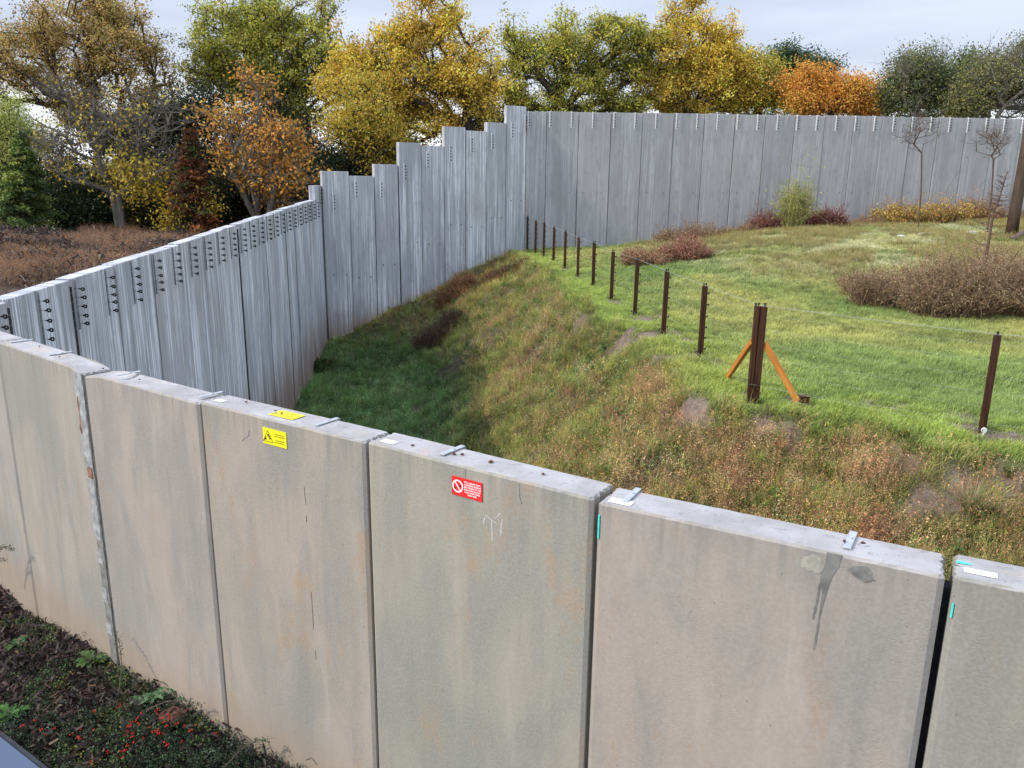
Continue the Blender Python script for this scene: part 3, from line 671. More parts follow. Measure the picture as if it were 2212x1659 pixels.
# ------------------------------------------------------------ signs
def text_mesh(body, size, align='CENTER', font_off=0):
    cu = bpy.data.curves.new('t', 'FONT'); cu.body = body; cu.size = size; cu.align_x = align; cu.align_y = 'CENTER'
    cu.extrude = .0004; cu.offset = font_off; cu.resolution_u = 2; cu.space_line = .92
    o = bpy.data.objects.new('t', cu); C.objects.link(o); dg = bpy.context.evaluated_depsgraph_get()
    me = bpy.data.meshes.new_from_object(o.evaluated_get(dg)); bpy.data.objects.remove(o); me.name = 'lettering'; return me
M_YEL = plain('yellow_plastic', (.86, .80, .03), .45, 0, .04); M_YEDGE = plain('olive_sign_edge', (.28, .22, .02), .6)
M_RED = plain('red_plastic', (.78, .035, .035), .45, 0, .05); M_INK = plain('black_print', (.03, .025, .015), .6, 0, .1)
M_YINK = plain('dark_yellow_print', (.30, .26, .01), .6, 0, .1)
def sign_matrix(seg, x, z, out=-.002):
    a, ang, ln = seg_frame(NEARV[seg], NEARV[seg+1])
    return Matrix.Translation(a) @ Matrix.Rotation(ang, 4, 'Z') @ Matrix.Translation((x, out, z)) @ Matrix.Rotation(R(90), 4, 'X')
def yellow_sign(label, M, facedown=False):
    t = tag(empty('warning_sign', (0, 0, 0)), label, 'sign'); t.matrix_world = M
    w_, h_ = .213, .106
    link('plate', MB().box(-w_/2, w_/2, -h_/2, h_/2, 0, .004).mesh('plate'), t, M_YEL)
    tri = MB(); cx_, cy_ = -.060, -.002
    P = [(cx_, cy_+.040), (cx_-.044, cy_-.034), (cx_+.044, cy_-.034)]
    for i in range(3):
        a = Vector((*P[i], 0)); b = Vector((*P[(i+1) % 3], 0)); e = (b-a); l = e.length; M_ = Matrix.Translation(a) @ Matrix.Rotation(math.atan2(e.y, e.x), 4, 'Z')
        tri.box(-.0016, l+.0016, -.0016, .0016, .004, .0046, M_)
    link('warning_triangle', tri.mesh('warning_triangle'), t, M_INK)
    jaw = MB()    # animal head with open jaws above a hand
    jaw.plate([(cx_-.006, cy_+.016), (cx_+.006, cy_+.019), (cx_+.014, cy_+.008), (cx_+.020, cy_-.004), (cx_+.026, cy_-.014), (cx_+.018, cy_-.019), (cx_+.010, cy_-.014), (cx_+.014, cy_-.006), (cx_+.008, cy_-.001), (cx_+.001, cy_+.002), (cx_+.001, cy_+.008), (cx_-.004, cy_+.007)], .004, .0046)
    link('pictogram', jaw.mesh('pictogram'), t, M_INK)
    hand = MB().plate([(cx_-.037, cy_-.027), (cx_-.034, cy_-.016), (cx_-.024, cy_-.008), (cx_-.014, cy_-.003), (cx_-.012, cy_-.006), (cx_-.022, cy_-.014), (cx_-.012, cy_-.013), (cx_-.012, cy_-.016), (cx_-.020, cy_-.018), (cx_-.010, cy_-.020), (cx_-.012, cy_-.023), (cx_-.024, cy_-.022), (cx_-.028, cy_-.027)], .004, .0046)
    link('pictogram', hand.mesh('pictogram'), t, M_INK)
    tm = text_mesh('Please do not\ncross the barrier.\n\nThese animals\nare dangerous.', .0145, 'CENTER', .0003)
    link('lettering', tm, t, M_YINK, loc=(.046, -.001, .0042))
    for x in (-w_/2+.010, w_/2-.010): link('screw', MB().tube([(x, -.004, .003), (x, -.004, .0055)], .0026, 8).mesh('screw'), t, M_GALV)
    return t
yellow_sign('upright yellow warning sign screwed to the outer face of the near wall', sign_matrix(4, .742, 2.415))
a, ang, _ = seg_frame(NEARV[4], NEARV[5])
yellow_sign('yellow warning sign lying flat on top of the near wall', Matrix.Translation(a) @ Matrix.Rotation(ang, 4, 'Z') @ Matrix.Translation((.735, .112, 2.5335)))
t = tag(empty('prohibition_sign', (0, 0, 0)), 'red and white sign about the animals\' diet on the near wall', 'sign'); t.matrix_world = sign_matrix(5, .732, 2.4165)
w_, h_ = .200, .105
link('plate', MB().box(-w_/2, w_/2, -h_/2, h_/2, 0, .004).mesh('plate'), t, M_RED)
n = 32; Vr = []; Fr = []
for i in range(n):
    c_, s_ = math.cos(i*2*math.pi/n), math.sin(i*2*math.pi/n)
    Vr += [(-.060+.036*c_, .001+.036*s_, .0042), (-.060+.028*c_, .001+.028*s_, .0042), (-.060+.028*c_, .001+.028*s_, .0046), (-.060+.036*c_, .001+.036*s_, .0046)]
for i in range(n):
    j = (i+1) % n
    for k_ in range(4): Fr.append((i*4+k_, j*4+k_, j*4+(k_+1) % 4, i*4+(k_+1) % 4))
ring = MB().add(Vr, Fr); Mr = Matrix.Translation((-.060, .001, 0)) @ Matrix.Rotation(R(-52), 4, 'Z'); ring.box(-.030, .030, -.0035, .0035, .0042, .0048, Mr)
link('no_entry_ring', ring.mesh('ring'), t, M_WHITE)
link('pictogram', MB().plate([(-.085, -.004), (-.078, -.002), (-.076, -.009), (-.073, -.016), (-.080, -.018), (-.084, -.012)], .004, .0046).mesh('p'), t, M_INK)
link('pictogram', MB().plate([(-.046, .010), (-.041, .014), (-.036, .008), (-.038, .002), (-.048, .000), (-.054, -.004), (-.050, .004)], .004, .0046).mesh('p'), t, M_INK)
tm = text_mesh('Our animals have\na carefully planned\ndiet. Please do not\nfeed them as your\nfood could make\nthem sick.', .0148, 'CENTER', .0004)
link('lettering', tm, t, M_WHITE, loc=(.037, 0, .0042))

# ------------------------------------------------------------ electric fence
fence = tag(empty('electric_fence', (3.53, 11.7, .8)), 'timber post and wire electric fence curving across the grass to the far corner', 'fence')
fi = Matrix.Translation((-3.53, -11.7, -.8))
PX = [((1139, 531.5), 37.45), ((1156.5, 542.8), 36.1), ((1174.3, 549.5), 34.6), ((1195.3, 564), 32.3), ((1219.8, 578.5), 29.9), ((1247.8, 599.5), 27.3), ((1281, 619), 24.6), ((1320, 649), 21.9), ((1371, 679), 19.4), ((1432.8, 719), 17.1), ((1512, 769), 14.84)]
PB = [at(*q, y) for q, y in PX]; CB = at(1628, 853.5, 11.5); LB = at(2119.7, 937.7, 10.1); NB = Vector((8.95, 8.75, .84)); NB2 = Vector((11.7, 7.4, .85))
FR = [.10, .265, .425, .585, .74, .90]; PH = 1.33
def post_mesh(s, h, seed):
    b = MB().box(-s/2, s/2, -s/2, s/2, -.5, h); me = b.mesh('post'); return me
def ins_on(post, x, y, z, rz, mesh=None):
    i = link('insulator', mesh or INSP, post, loc=(x, y, z)); i.rotation_euler = (random.uniform(-.1, .1), random.uniform(-.3, .3), rz)
INSP = MB().tube([(0, 0, 0), (0, -.03, 0)], [.008, .010], 6).torus((0, -.045, 0), (1, 0, .1), .014, .008, 8, 5).mesh('insulator', True); INSP.materials.append(M_BLACK)
WP = []
allp = [Vector(p) for p in PB]+[Vector(CB), Vector(LB), NB, NB2]
for i, p in enumerate(allp):
    if i == 11: continue
    nxt = allp[min(i+1, len(allp)-1)]; prv = allp[max(i-1, 0)]; dr = (nxt-prv); ang = math.atan2(dr.y, dr.x)
    o = link('post', post_mesh(.085 if i < 11 else .088, PH, i), fence, M_POST)
    o.matrix_local = fi @ Matrix.Translation(p) @ Matrix.Rotation(ang+R(90)+random.uniform(-.1, .1), 4, 'Z') @ Matrix.Rotation(random.uniform(-.008, .008), 4, 'X') @ Matrix.Rotation(random.uniform(-.008, .008), 4, 'Y')
    for sx_ in ((-.022, .022) if i < 11 else (.0, .012)):
        k_ = link('insulator', INSP, o, loc=(sx_, 0, PH-.012)); k_.rotation_euler = (R(-90), 0, R(90)+random.uniform(-.4, .4))
    s_ = -1 if i < 11 else 1
    for f_ in FR: ins_on(o, .040, 0, PH*(1-f_), R(90))
    ins_on(o, -.040, 0, PH*.06, R(-90))
# corner: two heavy posts side by side with braces
cp = Vector(CB)
for k_, (ox, oy, s_) in enumerate([(-.062, .01, .058), (.026, -.01, .092)]):
    o = link('post', MB().box(-s_/2, s_/2, -.05, .05, -.5, PH).mesh('post'), fence, M_POST)
    o.matrix_local = fi @ Matrix.Translation(cp+Vector((ox, oy, 0))) @ Matrix.Rotation(R(-4), 4, 'Z')
    for q in ((-.02, .02) if k_ == 0 else (.02,)):
        kk = link('insulator', INSP, o, loc=(q, 0, PH-.012)); kk.rotation_euler = (R(-90), 0, random.uniform(0, 2))
    ins_on(o, -.03 if k_ == 0 else 0, -.052, .17, 0)
    o['label'] = 'left narrow post of the braced corner pair' if k_ == 0 else 'right broad post of the braced corner pair'
def brace(a, b, w_=.085, name='brace', label=None):
    a = Vector(a); b = Vector(b); d_ = b-a; q = d_.to_track_quat('Z', 'X')
    o = link(name, MB().box(-w_/2, w_/2, -.028, .028, 0, d_.length).mesh(name), fence, M_BRACE)
    side = Vector((0, 0, 1)).cross(d_).normalized(); up = d_.normalized(); nrm = side.cross(up)
    Mx = Matrix((( nrm.x, side.x, up.x, a.x), (nrm.y, side.y, up.y, a.y), (nrm.z, side.z, up.z, a.z), (0, 0, 0, 1)))
    o.matrix_local = fi @ Mx
    if label: o['label'] = label
rf = at(1722, 866, 11.25); lf = at(1571, 816, 12.75)
brace(rf, cp+Vector((.085, -.02, .80)), label='right orange brace leaning on the corner pair'); brace(lf, cp+Vector((-.08, .05, .80)), label='left orange brace leaning on the corner pair')
pg = link('peg', MB().box(-.06, .06, -.04, .04, -.05, .05).mesh('peg'), fence, M_POST); pg.matrix_local = fi @ Matrix.Translation(Vector(rf)+Vector((.11, .02, .02)))
# wires
def wire(P, r):
    Q_ = []
    for i in range(len(P)-1):
        a, b = P[i], P[i+1]
        for k_ in range(6):
            t_ = k_/6; q = a.lerp(b, t_); q = q-Vector((0, 0, .010*4*t_*(1-t_)*(b-a).length/3)); Q_.append(q)
    Q_.append(P[-1]); o = link('wire', MB().tube(Q_, r, 4).mesh('wire'), fence, M_WIRE); o.matrix_local = fi
for off, z, r in [(-.02, PH+.015, .0016), (.02, PH+.015, .0016)]+[(.085, PH*(1-f_), .0011) for f_ in FR]+[(-.085, PH*.06+.0, .0013)]:
    P = []
    for i, p in enumerate(allp):
        nxt = allp[min(i+1, len(allp)-1)]; prv = allp[max(i-1, 0)]; dr = (nxt-prv).normalized(); nr = Vector((-dr.y, dr.x, 0))
        P.append(Vector((p.x, p.y, p.z+z+(.10 if z < .1 and i == 11 else 0)))+nr*off)
    wire(P, r)
rc = MB()
rc = link('earth_reel', MB().tube([(0, 0, 0), (0, -.02, 0)], .035, 14).tube([(0, -.01, -.03), (0, -.01, -.10)], .012, 6).mesh('earth_reel'), fence, M_WHITE)
rc.matrix_local = fi @ Matrix.Translation(Vector(LB)+Vector((-.02, -.07, .08)))

# ------------------------------------------------------------ vegetation machinery
def tubes_np(segs):
    "segs (m, 8): x0 y0 z0 r0 x1 y1 z1 r1 -> vertices, quads"
    s = np.asarray(segs, float); m = len(s); k = 5
    d = s[:, 4:7]-s[:, :3]; ln = np.linalg.norm(d, axis=1, keepdims=True)+1e-9; d = d/ln
    up = np.where(np.abs(d[:, 2:3]) < .9, np.array([[0, 0, 1.]]), np.array([[1., 0, 0]])); a = np.cross(d, up); a /= np.linalg.norm(a, axis=1, keepdims=True); b = np.cross(d, a)
    th = np.arange(k)*2*math.pi/k; ring = a[:, None]*np.cos(th)[None, :, None]+b[:, None]*np.sin(th)[None, :, None]
    e = d*np.minimum(s[:, 3:4]*.5, ln*.3)
    V = np.concatenate([s[:, None, :3]-e[:, None]+ring*s[:, 3][:, None, None], s[:, None, 4:7]+e[:, None]*.3+ring*s[:, 7][:, None, None]], 1)
    base = np.arange(m)[:, None]*2*k; i = np.arange(k)[None]
    Q = np.stack([base+i, base+(i+1) % k, base+k+(i+1) % k, base+k+i], -1).reshape(-1, 4)
    return V.reshape(-1, 3), Q
def leaves_np(P, size, g, flat=.0, up=.35, aspect=.55, droop=0):
    n = len(P); t = g.normal(size=(n, 3)); t[:, 2] = t[:, 2]*(1-flat)-droop; t /= np.linalg.norm(t, axis=1, keepdims=True)+1e-9
    nn = g.normal(size=(n, 3)); nn[:, 2] += up; s = np.cross(nn, t); s /= np.linalg.norm(s, axis=1, keepdims=True)+1e-9
    L_ = (size*g.uniform(.6, 1.35, n))[:, None]; W = L_*aspect; no = np.cross(t, s)
    V = np.stack([P-t*L_*.5, P+s*W*.5+no*L_*.08, P+t*L_*.5, P-s*W*.5+no*L_*.08], 1).reshape(-1, 3)
    return V, np.arange(4*n).reshape(n, 4)
def pal(colors, w, n, g, jit=.22):
    c = np.array(colors)[g.choice(len(colors), n, p=np.array(w)/sum(w))]
    return np.clip(c*(1+g.normal(size=(n, 1))*jit)*(1+g.normal(size=(n, 3))*.07), .002, 1)
def grow(base, fork, att, g, r0, bend=.12, seglen=.8, stems=1, minr=.010, power=2.3):
    "joins attractor points to a trunk, nearest first; returns segments and tips"
    nodes = []; par = []
    for s in range(stems):
        b = np.array(base)+np.array([g.normal()*.12, g.normal()*.12, 0])*(stems > 1)
        f = np.array(fork)+(np.array([g.normal()*.5, g.normal()*.5, g.normal()*.3]) if stems > 1 else 0)
        m = max(2, int(np.linalg.norm(f-b)/seglen)+1); prev = -1 if s == 0 else -1
        for i in range(m+1):
            t = i/m; p = b*(1-t)+f*t+np.array([math.sin(t*3+s)*.12, math.cos(t*2.5+s)*.10, 0])*t*(1-t)*4*np.linalg.norm(f-b)*.12
            nodes.append(p); par.append(prev); prev = len(nodes)-1
    nodes = [np.array(p) for p in nodes]; A = att[np.argsort(np.linalg.norm(att-np.array(fork), axis=1))]
    cap = len(nodes)+len(A)*12; NA = np.zeros((cap, 3)); NA[:len(nodes)] = nodes; cost = np.zeros(cap); n = len(nodes); tips = []
    lowz = base[2]+(fork[2]-base[2])*.45
    cost[:n] = np.where(NA[:n, 2] < lowz, 99, 0)
    for p in A:
        d = np.linalg.norm(NA[:n]-p, axis=1); dd = d+cost[:n]*.35+np.maximum(0, NA[:n, 2]-p[2])*1.2
        j = int(np.argmin(dd)); q = NA[j]; m = max(1, int(d[j]/seglen)); off = g.normal(size=3)*bend*d[j]; off[2] = abs(off[2])*.8; prev = j
        for i in range(1, m+1):
            t = i/m; x = q*(1-t)+p*t+off*4*t*(1-t)
            if n >= cap: break
            NA[n] = x; par.append(prev); cost[n] = cost[prev]+d[j]/m if cost[prev] < 90 else d[j]/m; prev = n; n += 1
        tips.append(prev)
    w_ = np.zeros(n)
    for t_ in tips: w_[t_] += 1
    for i in range(n-1, -1, -1):
        if par[i] >= 0: w_[par[i]] += max(w_[i], .3)
    wm = w_.max(); rad = np.maximum(minr, r0*(w_/wm)**(1/power))
    S_ = [(*NA[par[i]], min(rad[par[i]], rad[i]*1.35), *NA[i], rad[i]) for i in range(n) if par[i] >= 0]
    return np.array(S_), NA[:n], np.array(tips)
def lobes_pts(lobes, Y, n, g, depth=.75, shell=.35):
    "lobes given as picture ellipses at distance Y; returns world points spread in those ellipsoids"
    A = []; area = np.array([l[2]*l[3] for l in lobes], float); cnt = np.maximum(3, (n*area/area.sum()).astype(int))
    k = Y/F*1.03
    for l, c_ in zip(lobes, cnt):
        yy = Y+(l[4] if len(l) > 4 else 0); ctr = at(l[0], l[1], yy)
        nc = max(2, c_//8); v = g.normal(size=(nc, 3)); v /= np.linalg.norm(v, axis=1, keepdims=True); r = g.uniform(shell**2, 1.0, nc)**.5
        rx, rz = l[2]*k*.90, l[3]*k*.90; cc = ctr+v*r[:, None]*np.array([rx, (rx+rz)/2*depth, rz])
        w_ = g.random(nc)**1.5+.15; pick = g.choice(nc, c_, p=w_/w_.sum()); s_ = min(.48, .28*min(rx, rz)+.08)
        A.append(cc[pick]+g.normal(size=(c_, 3))*np.array([s_, s_, s_*.8]))
    return np.concatenate(A)
def twigs(NA, tips, g, n=3, ln=.5, r=.008):
    q = NA[np.repeat(tips, n)]; d = g.normal(size=q.shape); d[:, 2] = np.abs(d[:, 2])*.8; d /= np.linalg.norm(d, axis=1, keepdims=True)
    e = q+d*ln*g.uniform(.5, 1.3, (len(q), 1)); S_ = np.concatenate([q, np.full((len(q), 1), r), e, np.full((len(q), 1), r*.5)], 1); return S_, e
def tree(name, label, cat, base_px, Y, fork_px, lobes, natt, nleaf, size, cols, wts, r0, seed, matb=None, spread=.42, stems=1, ntw=3, twl=.6, ground=1.6, depth=.75,
         group=None, minr=.012, clump=.25, shade=.0, leafy=1.0, zmax=None, parts=('trunk', 'crown'), up=.35, bend=.12, aspect=.55):
    g = np.random.default_rng(seed); b = at(*base_px, Y); b[2] = ground-.1; f = at(*fork_px, Y)
    att = lobes_pts(lobes, Y, natt, g, depth)
    Sg, NA, tips = grow(b, f, att, g, r0, bend, stems=stems, minr=minr)
    S2, ends = twigs(NA, tips, g, ntw, twl, minr*.7)
    t = tag(empty(name, tuple(b)), label, cat, group)
    V, Q = tubes_np(np.concatenate([Sg, S2])); o = link(parts[0], mesh_np(parts[0], V-b, Q, smooth=True), t, matb or M_BARK)
    if nleaf:
        src = np.concatenate([NA[tips], ends]); keep = g.random(len(src)) < leafy; src = src[keep]
        if zmax is not None: src = src[(src[:, 2] < zmax) | (g.random(len(src)) < .12)]
        per = max(1, nleaf//len(src)); P = np.repeat(src, per, 0)+g.normal(size=(len(src)*per, 3))*spread*np.array([1, 1, .75])
        # each clump has its own tint, so light and dark sprays lie side by side
        ct = np.repeat(np.clip(1+g.normal(size=len(src))*clump, .45, 1.6), per); ci = pal(cols, wts, len(src), g, .1)
        c_ = pal(cols, wts, len(P), g, .2)*.55+np.repeat(ci, per, 0)*.45; c_ = c_*ct[:, None]
        V, Q = leaves_np(P, size, g, up=up, aspect=aspect); me = mesh_np(parts[1], V-b, Q, np.repeat(np.clip(c_, .003, .9), 4, 0))
        link(parts[1], me, t, M_LEAF)
    return t

OLIVE = [(.15, .13, .025), (.22, .17, .03), (.10, .105, .025), (.28, .20, .04)]
YG = [(.52, .48, .08), (.32, .37, .07), (.62, .50, .08), (.18, .24, .05)]
GOLD = [(.76, .50, .06), (.86, .62, .11), (.66, .40, .06), (.44, .38, .07)]
BRN = [(.52, .33, .11), (.58, .42, .14), (.42, .27, .09), (.40, .38, .10)]
ORG = [(.78, .33, .06), (.85, .43, .09), (.60, .25, .05), (.70, .48, .08)]
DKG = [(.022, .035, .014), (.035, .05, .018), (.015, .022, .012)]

tree('oak_tree', 'brown-leaved oak at the far left, thinly leaved with the sky between its limbs', 'tree', (268, 520), 46, (262, 300),
     [(40, 130, 110, 100), (170, 60, 120, 90), (280, 125, 95, 85), (130, 215, 150, 60), (345, 205, 45, 60), (230, 25, 85, 50), (-40, 210, 60, 80), (240, 250, 90, 40)], 1000, 64000, .13, BRN, [3, 3, 2, 2], .38, 1, spread=.22, ntw=4, twl=.5, clump=.38, leafy=.7)
tree('oak_tree', 'tall yellow-green oak between the brown oak and the golden tree', 'tree', (662, 520), 48, (655, 260),
     [(480, 90, 75, 80), (580, 40, 95, 75), (680, 70, 55, 80), (620, 150, 110, 60), (440, 150, 50, 60), (560, 190, 90, 50), (720, 150, 40, 60), (520, 130, 80, 60), (650, 230, 60, 60)], 900, 66000, .145, YG, [3, 3, 2, 2], .45, 2, spread=.21, ntw=3, twl=.45, leafy=.75, clump=.38)
tree('oak_tree', 'golden-yellow oak with two dark trunks, behind the stepped wall', 'tree', (1012, 460), 44, (1008, 270),
     [(905, 60, 55, 60), (850, 130, 90, 55), (975, 140, 75, 75), (775, 200, 85, 70), (880, 215, 110, 65), (1025, 205, 60, 60), (760, 140, 45, 50), (950, 22, 38, 34), (1030, 140, 45, 50), (930, 270, 90, 30), (850, 285, 60, 35)], 900, 66000, .145, GOLD, [3, 3, 2, 1.5], .36, 3, spread=.21, ntw=3, twl=.45, leafy=.75, clump=.38)
tree('oak_tree', 'green-gold tree with ivy-dark trunk left of the golden oak', 'tree', (822, 470), 41, (812, 300),
     [(780, 250, 70, 55), (840, 290, 60, 45), (745, 290, 50, 45), (790, 330, 50, 30), (830, 340, 25, 60)], 220, 14000, .13, GOLD+YG[:2], [3, 1, 2, 2, 2, 2], .30, 4, spread=.28)
tree('oak_tree', 'spreading green and yellow oak just right of the highest wall panel', 'tree', (1225, 420), 50, (1228, 230),
     [(1110, 225, 35, 20), (1180, 232, 60, 18), (1300, 235, 80, 16), (1400, 232, 60, 20), (1130, 135, 55, 60), (1215, 110, 75, 60), (1320, 110, 80, 65), (1170, 190, 85, 45), (1290, 190, 100, 50), (1390, 165, 65, 65), (1390, 90, 50, 40), (1100, 200, 30, 45)], 800, 56000, .145, YG, [3, 3, 3, 2], .40, 5, spread=.21, twl=.45, clump=.38, leafy=.8)
tree('oak_tree', 'bright yellow oak, the peak of the row behind the far wall', 'tree', (1490, 420), 50, (1488, 230),
     [(1440, 235, 60, 18), (1560, 238, 80, 16), (1475, 85, 65, 65), (1495, 26, 22, 34), (1550, 130, 75, 60), (1430, 190, 65, 45), (1540, 200, 90, 45), (1515, 150, 60, 70)], 650, 50000, .145, GOLD, [3, 4, 2, 1], .36, 6, spread=.21, twl=.45, clump=.38, leafy=.8)
tree('oak_tree', 'olive-yellow tree at the right end of the yellow row', 'tree', (1640, 420), 51, (1638, 220),
     [(1615, 150, 45, 45), (1640, 195, 70, 45), (1590, 185, 50, 50), (1680, 215, 25, 30)], 210, 22000, .15, GOLD[2:]+YG[:2], [3, 2, 3, 2], .28, 7, spread=.40)
tree('oak_tree', 'small bright orange tree behind the far wall', 'tree', (1795, 420), 48, (1795, 235),
     [(1735, 205, 45, 40), (1795, 195, 60, 38), (1855, 215, 45, 32), (1760, 235, 60, 20), (1840, 240, 60, 20), (1740, 170, 12, 16)], 250, 26000, .13, ORG, [3, 4, 2, 2], .2, 8, spread=.32, twl=.4)
tree('evergreen_tree', 'grey-green bushy tree behind the far wall, right of the orange one', 'tree', (1975, 420), 48, (1975, 230),
     [(1950, 185, 50, 50), (2000, 165, 55, 45), (1930, 225, 50, 35), (2030, 215, 45, 45)], 260, 26000, .13, [(.17, .20, .09), (.24, .26, .09), (.10, .14, .06), (.42, .38, .09)], [3, 3, 3, 1], .25, 9, M_BARKG, spread=.34)
tree('evergreen_tree', 'tall olive twiggy tree at the right edge behind the far wall', 'tree', (2130, 420), 46, (2130, 230),
     [(2100, 190, 45, 60), (2160, 175, 50, 65), (2215, 170, 45, 75), (2080, 225, 45, 40), (2250, 200, 50, 60)], 330, 30000, .13, [(.22, .22, .09), (.28, .27, .10), (.11, .14, .06), (.40, .33, .09)], [3, 3, 3, 1], .25, 10, M_BARKG, spread=.32)
tree('bare_tree', 'leafless thin-twigged tree rising over the grey-green bushes', 'tree', (1965, 420), 47, (1972, 250),
     [(1975, 150, 60, 50), (2010, 190, 60, 40)], 120, 0, .1, YG, [1, 1, 1, 1], .10, 12, M_BARKG, twl=.9, minr=.010)
tree('bare_tree', 'leafless grey tree at the top right corner', 'tree', (2150, 420), 45, (2155, 250),
     [(2150, 150, 60, 50), (2200, 190, 50, 60)], 130, 0, .1, YG, [1, 1, 1, 1], .12, 13, M_BARKG, twl=.9, minr=.010)
# trees and shrubs at the left, behind the left wall
tree('bare_tree', 'pale-limbed small tree with few yellow leaves in the middle of the left thicket', 'tree', (262, 520), 34, (235, 400),
     [(200, 300, 95, 80), (300, 270, 80, 80), (250, 380, 110, 60), (120, 330, 60, 70), (340, 330, 50, 50), (180, 220, 80, 40)], 330, 2400, .16, [(.66, .46, .06), (.75, .55, .08), (.40, .38, .07)], [3, 3, 2], .17, 21, M_BARKG, stems=2, spread=.25, ntw=5, twl=.8, zmax=4.6, leafy=.45, minr=.013)
tree('copper_tree', 'orange-leaved multi-stemmed tree in front of the yellow-green oak', 'tree', (565, 500), 34, (560, 380),
     [(565, 215, 50, 40), (500, 280, 60, 55), (600, 300, 70, 60), (540, 360, 95, 60), (640, 350, 45, 75), (600, 420, 80, 50), (475, 340, 30, 40)], 420, 6800, .15, ORG+[(.50, .34, .08)], [3, 2, 3, 2, 2], .15, 22, M_BARKG, stems=5, spread=.20, ntw=4, twl=.6, leafy=.45, minr=.012)
tree('evergreen_tree', 'dark yew with dull brown top between the bare tree and the red conifer', 'tree', (350, 500), 39, (350, 400),
     [(375, 255, 55, 50), (330, 320, 70, 60), (410, 300, 50, 70), (350, 390, 110, 60), (440, 240, 25, 35)], 260, 30000, .15, DKG+[(.10, .07, .02)], [4, 3, 3, 1], .3, 23, spread=.45)
tree('evergreen_tree', 'golden-green feathery tree at the left edge', 'tree', (20, 500), 38, (20, 380),
     [(20, 260, 45, 50), (60, 280, 30, 55), (10, 330, 60, 50), (-30, 270, 40, 60)], 200, 24000, .11, [(.66, .68, .20), (.52, .57, .15), (.28, .34, .08)], [3, 3, 2], .2, 24, spread=.24, aspect=.35)
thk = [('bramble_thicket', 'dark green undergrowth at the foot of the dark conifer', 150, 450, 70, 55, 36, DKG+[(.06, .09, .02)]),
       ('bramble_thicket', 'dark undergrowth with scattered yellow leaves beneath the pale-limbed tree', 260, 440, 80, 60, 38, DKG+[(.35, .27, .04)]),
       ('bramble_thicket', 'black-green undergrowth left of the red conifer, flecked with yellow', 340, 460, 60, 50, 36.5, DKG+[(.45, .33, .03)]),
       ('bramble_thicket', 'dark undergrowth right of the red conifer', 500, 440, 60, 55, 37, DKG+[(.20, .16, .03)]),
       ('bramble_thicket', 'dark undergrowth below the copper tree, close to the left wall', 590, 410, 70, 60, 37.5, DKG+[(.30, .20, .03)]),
       ('bramble_thicket', 'dark bushes left of the yellow-green bush', 655, 350, 45, 70, 40, DKG+[(.14, .13, .03)]),
       ('bramble_thicket', 'dark growth at the far left behind the dark conifer', 60, 400, 90, 90, 40, DKG),
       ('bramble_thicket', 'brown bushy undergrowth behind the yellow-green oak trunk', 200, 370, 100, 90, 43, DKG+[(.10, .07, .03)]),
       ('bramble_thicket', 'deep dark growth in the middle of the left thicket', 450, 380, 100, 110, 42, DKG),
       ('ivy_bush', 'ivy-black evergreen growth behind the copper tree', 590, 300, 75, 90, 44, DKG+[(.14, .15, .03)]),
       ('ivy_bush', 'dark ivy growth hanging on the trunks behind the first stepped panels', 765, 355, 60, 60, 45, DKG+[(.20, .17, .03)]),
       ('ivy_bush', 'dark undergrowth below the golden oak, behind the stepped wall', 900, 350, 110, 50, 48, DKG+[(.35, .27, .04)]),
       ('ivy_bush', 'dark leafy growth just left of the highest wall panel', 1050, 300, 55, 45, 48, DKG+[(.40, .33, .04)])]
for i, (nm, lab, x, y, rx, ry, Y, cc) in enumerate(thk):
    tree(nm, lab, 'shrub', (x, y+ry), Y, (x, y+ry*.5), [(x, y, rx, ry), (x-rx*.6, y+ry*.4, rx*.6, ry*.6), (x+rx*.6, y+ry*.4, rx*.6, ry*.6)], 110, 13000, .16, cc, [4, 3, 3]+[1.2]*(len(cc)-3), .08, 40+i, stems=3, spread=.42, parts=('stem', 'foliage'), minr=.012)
tree('shrub', 'bright yellow-green bush just left of the stepped wall', 'shrub', (672, 460), 39, (672, 430), [(672, 405, 22, 30), (660, 430, 25, 20)], 60, 5000, .12, [(.42, .50, .10), (.30, .40, .07)], [1, 1], .05, 60, spread=.25, stems=3, parts=('stem', 'foliage'))
tree('shrub', 'yellow-leaved shrub low in front of the thicket, left of the red conifer', 'shrub', (390, 520), 33.5, (390, 500), [(415, 450, 30, 35), (380, 480, 30, 25), (310, 420, 20, 30)], 90, 2200, .14, [(.60, .42, .04), (.5, .40, .06)], [1, 1], .04, 61, spread=.25, stems=4, parts=('stem', 'foliage'))
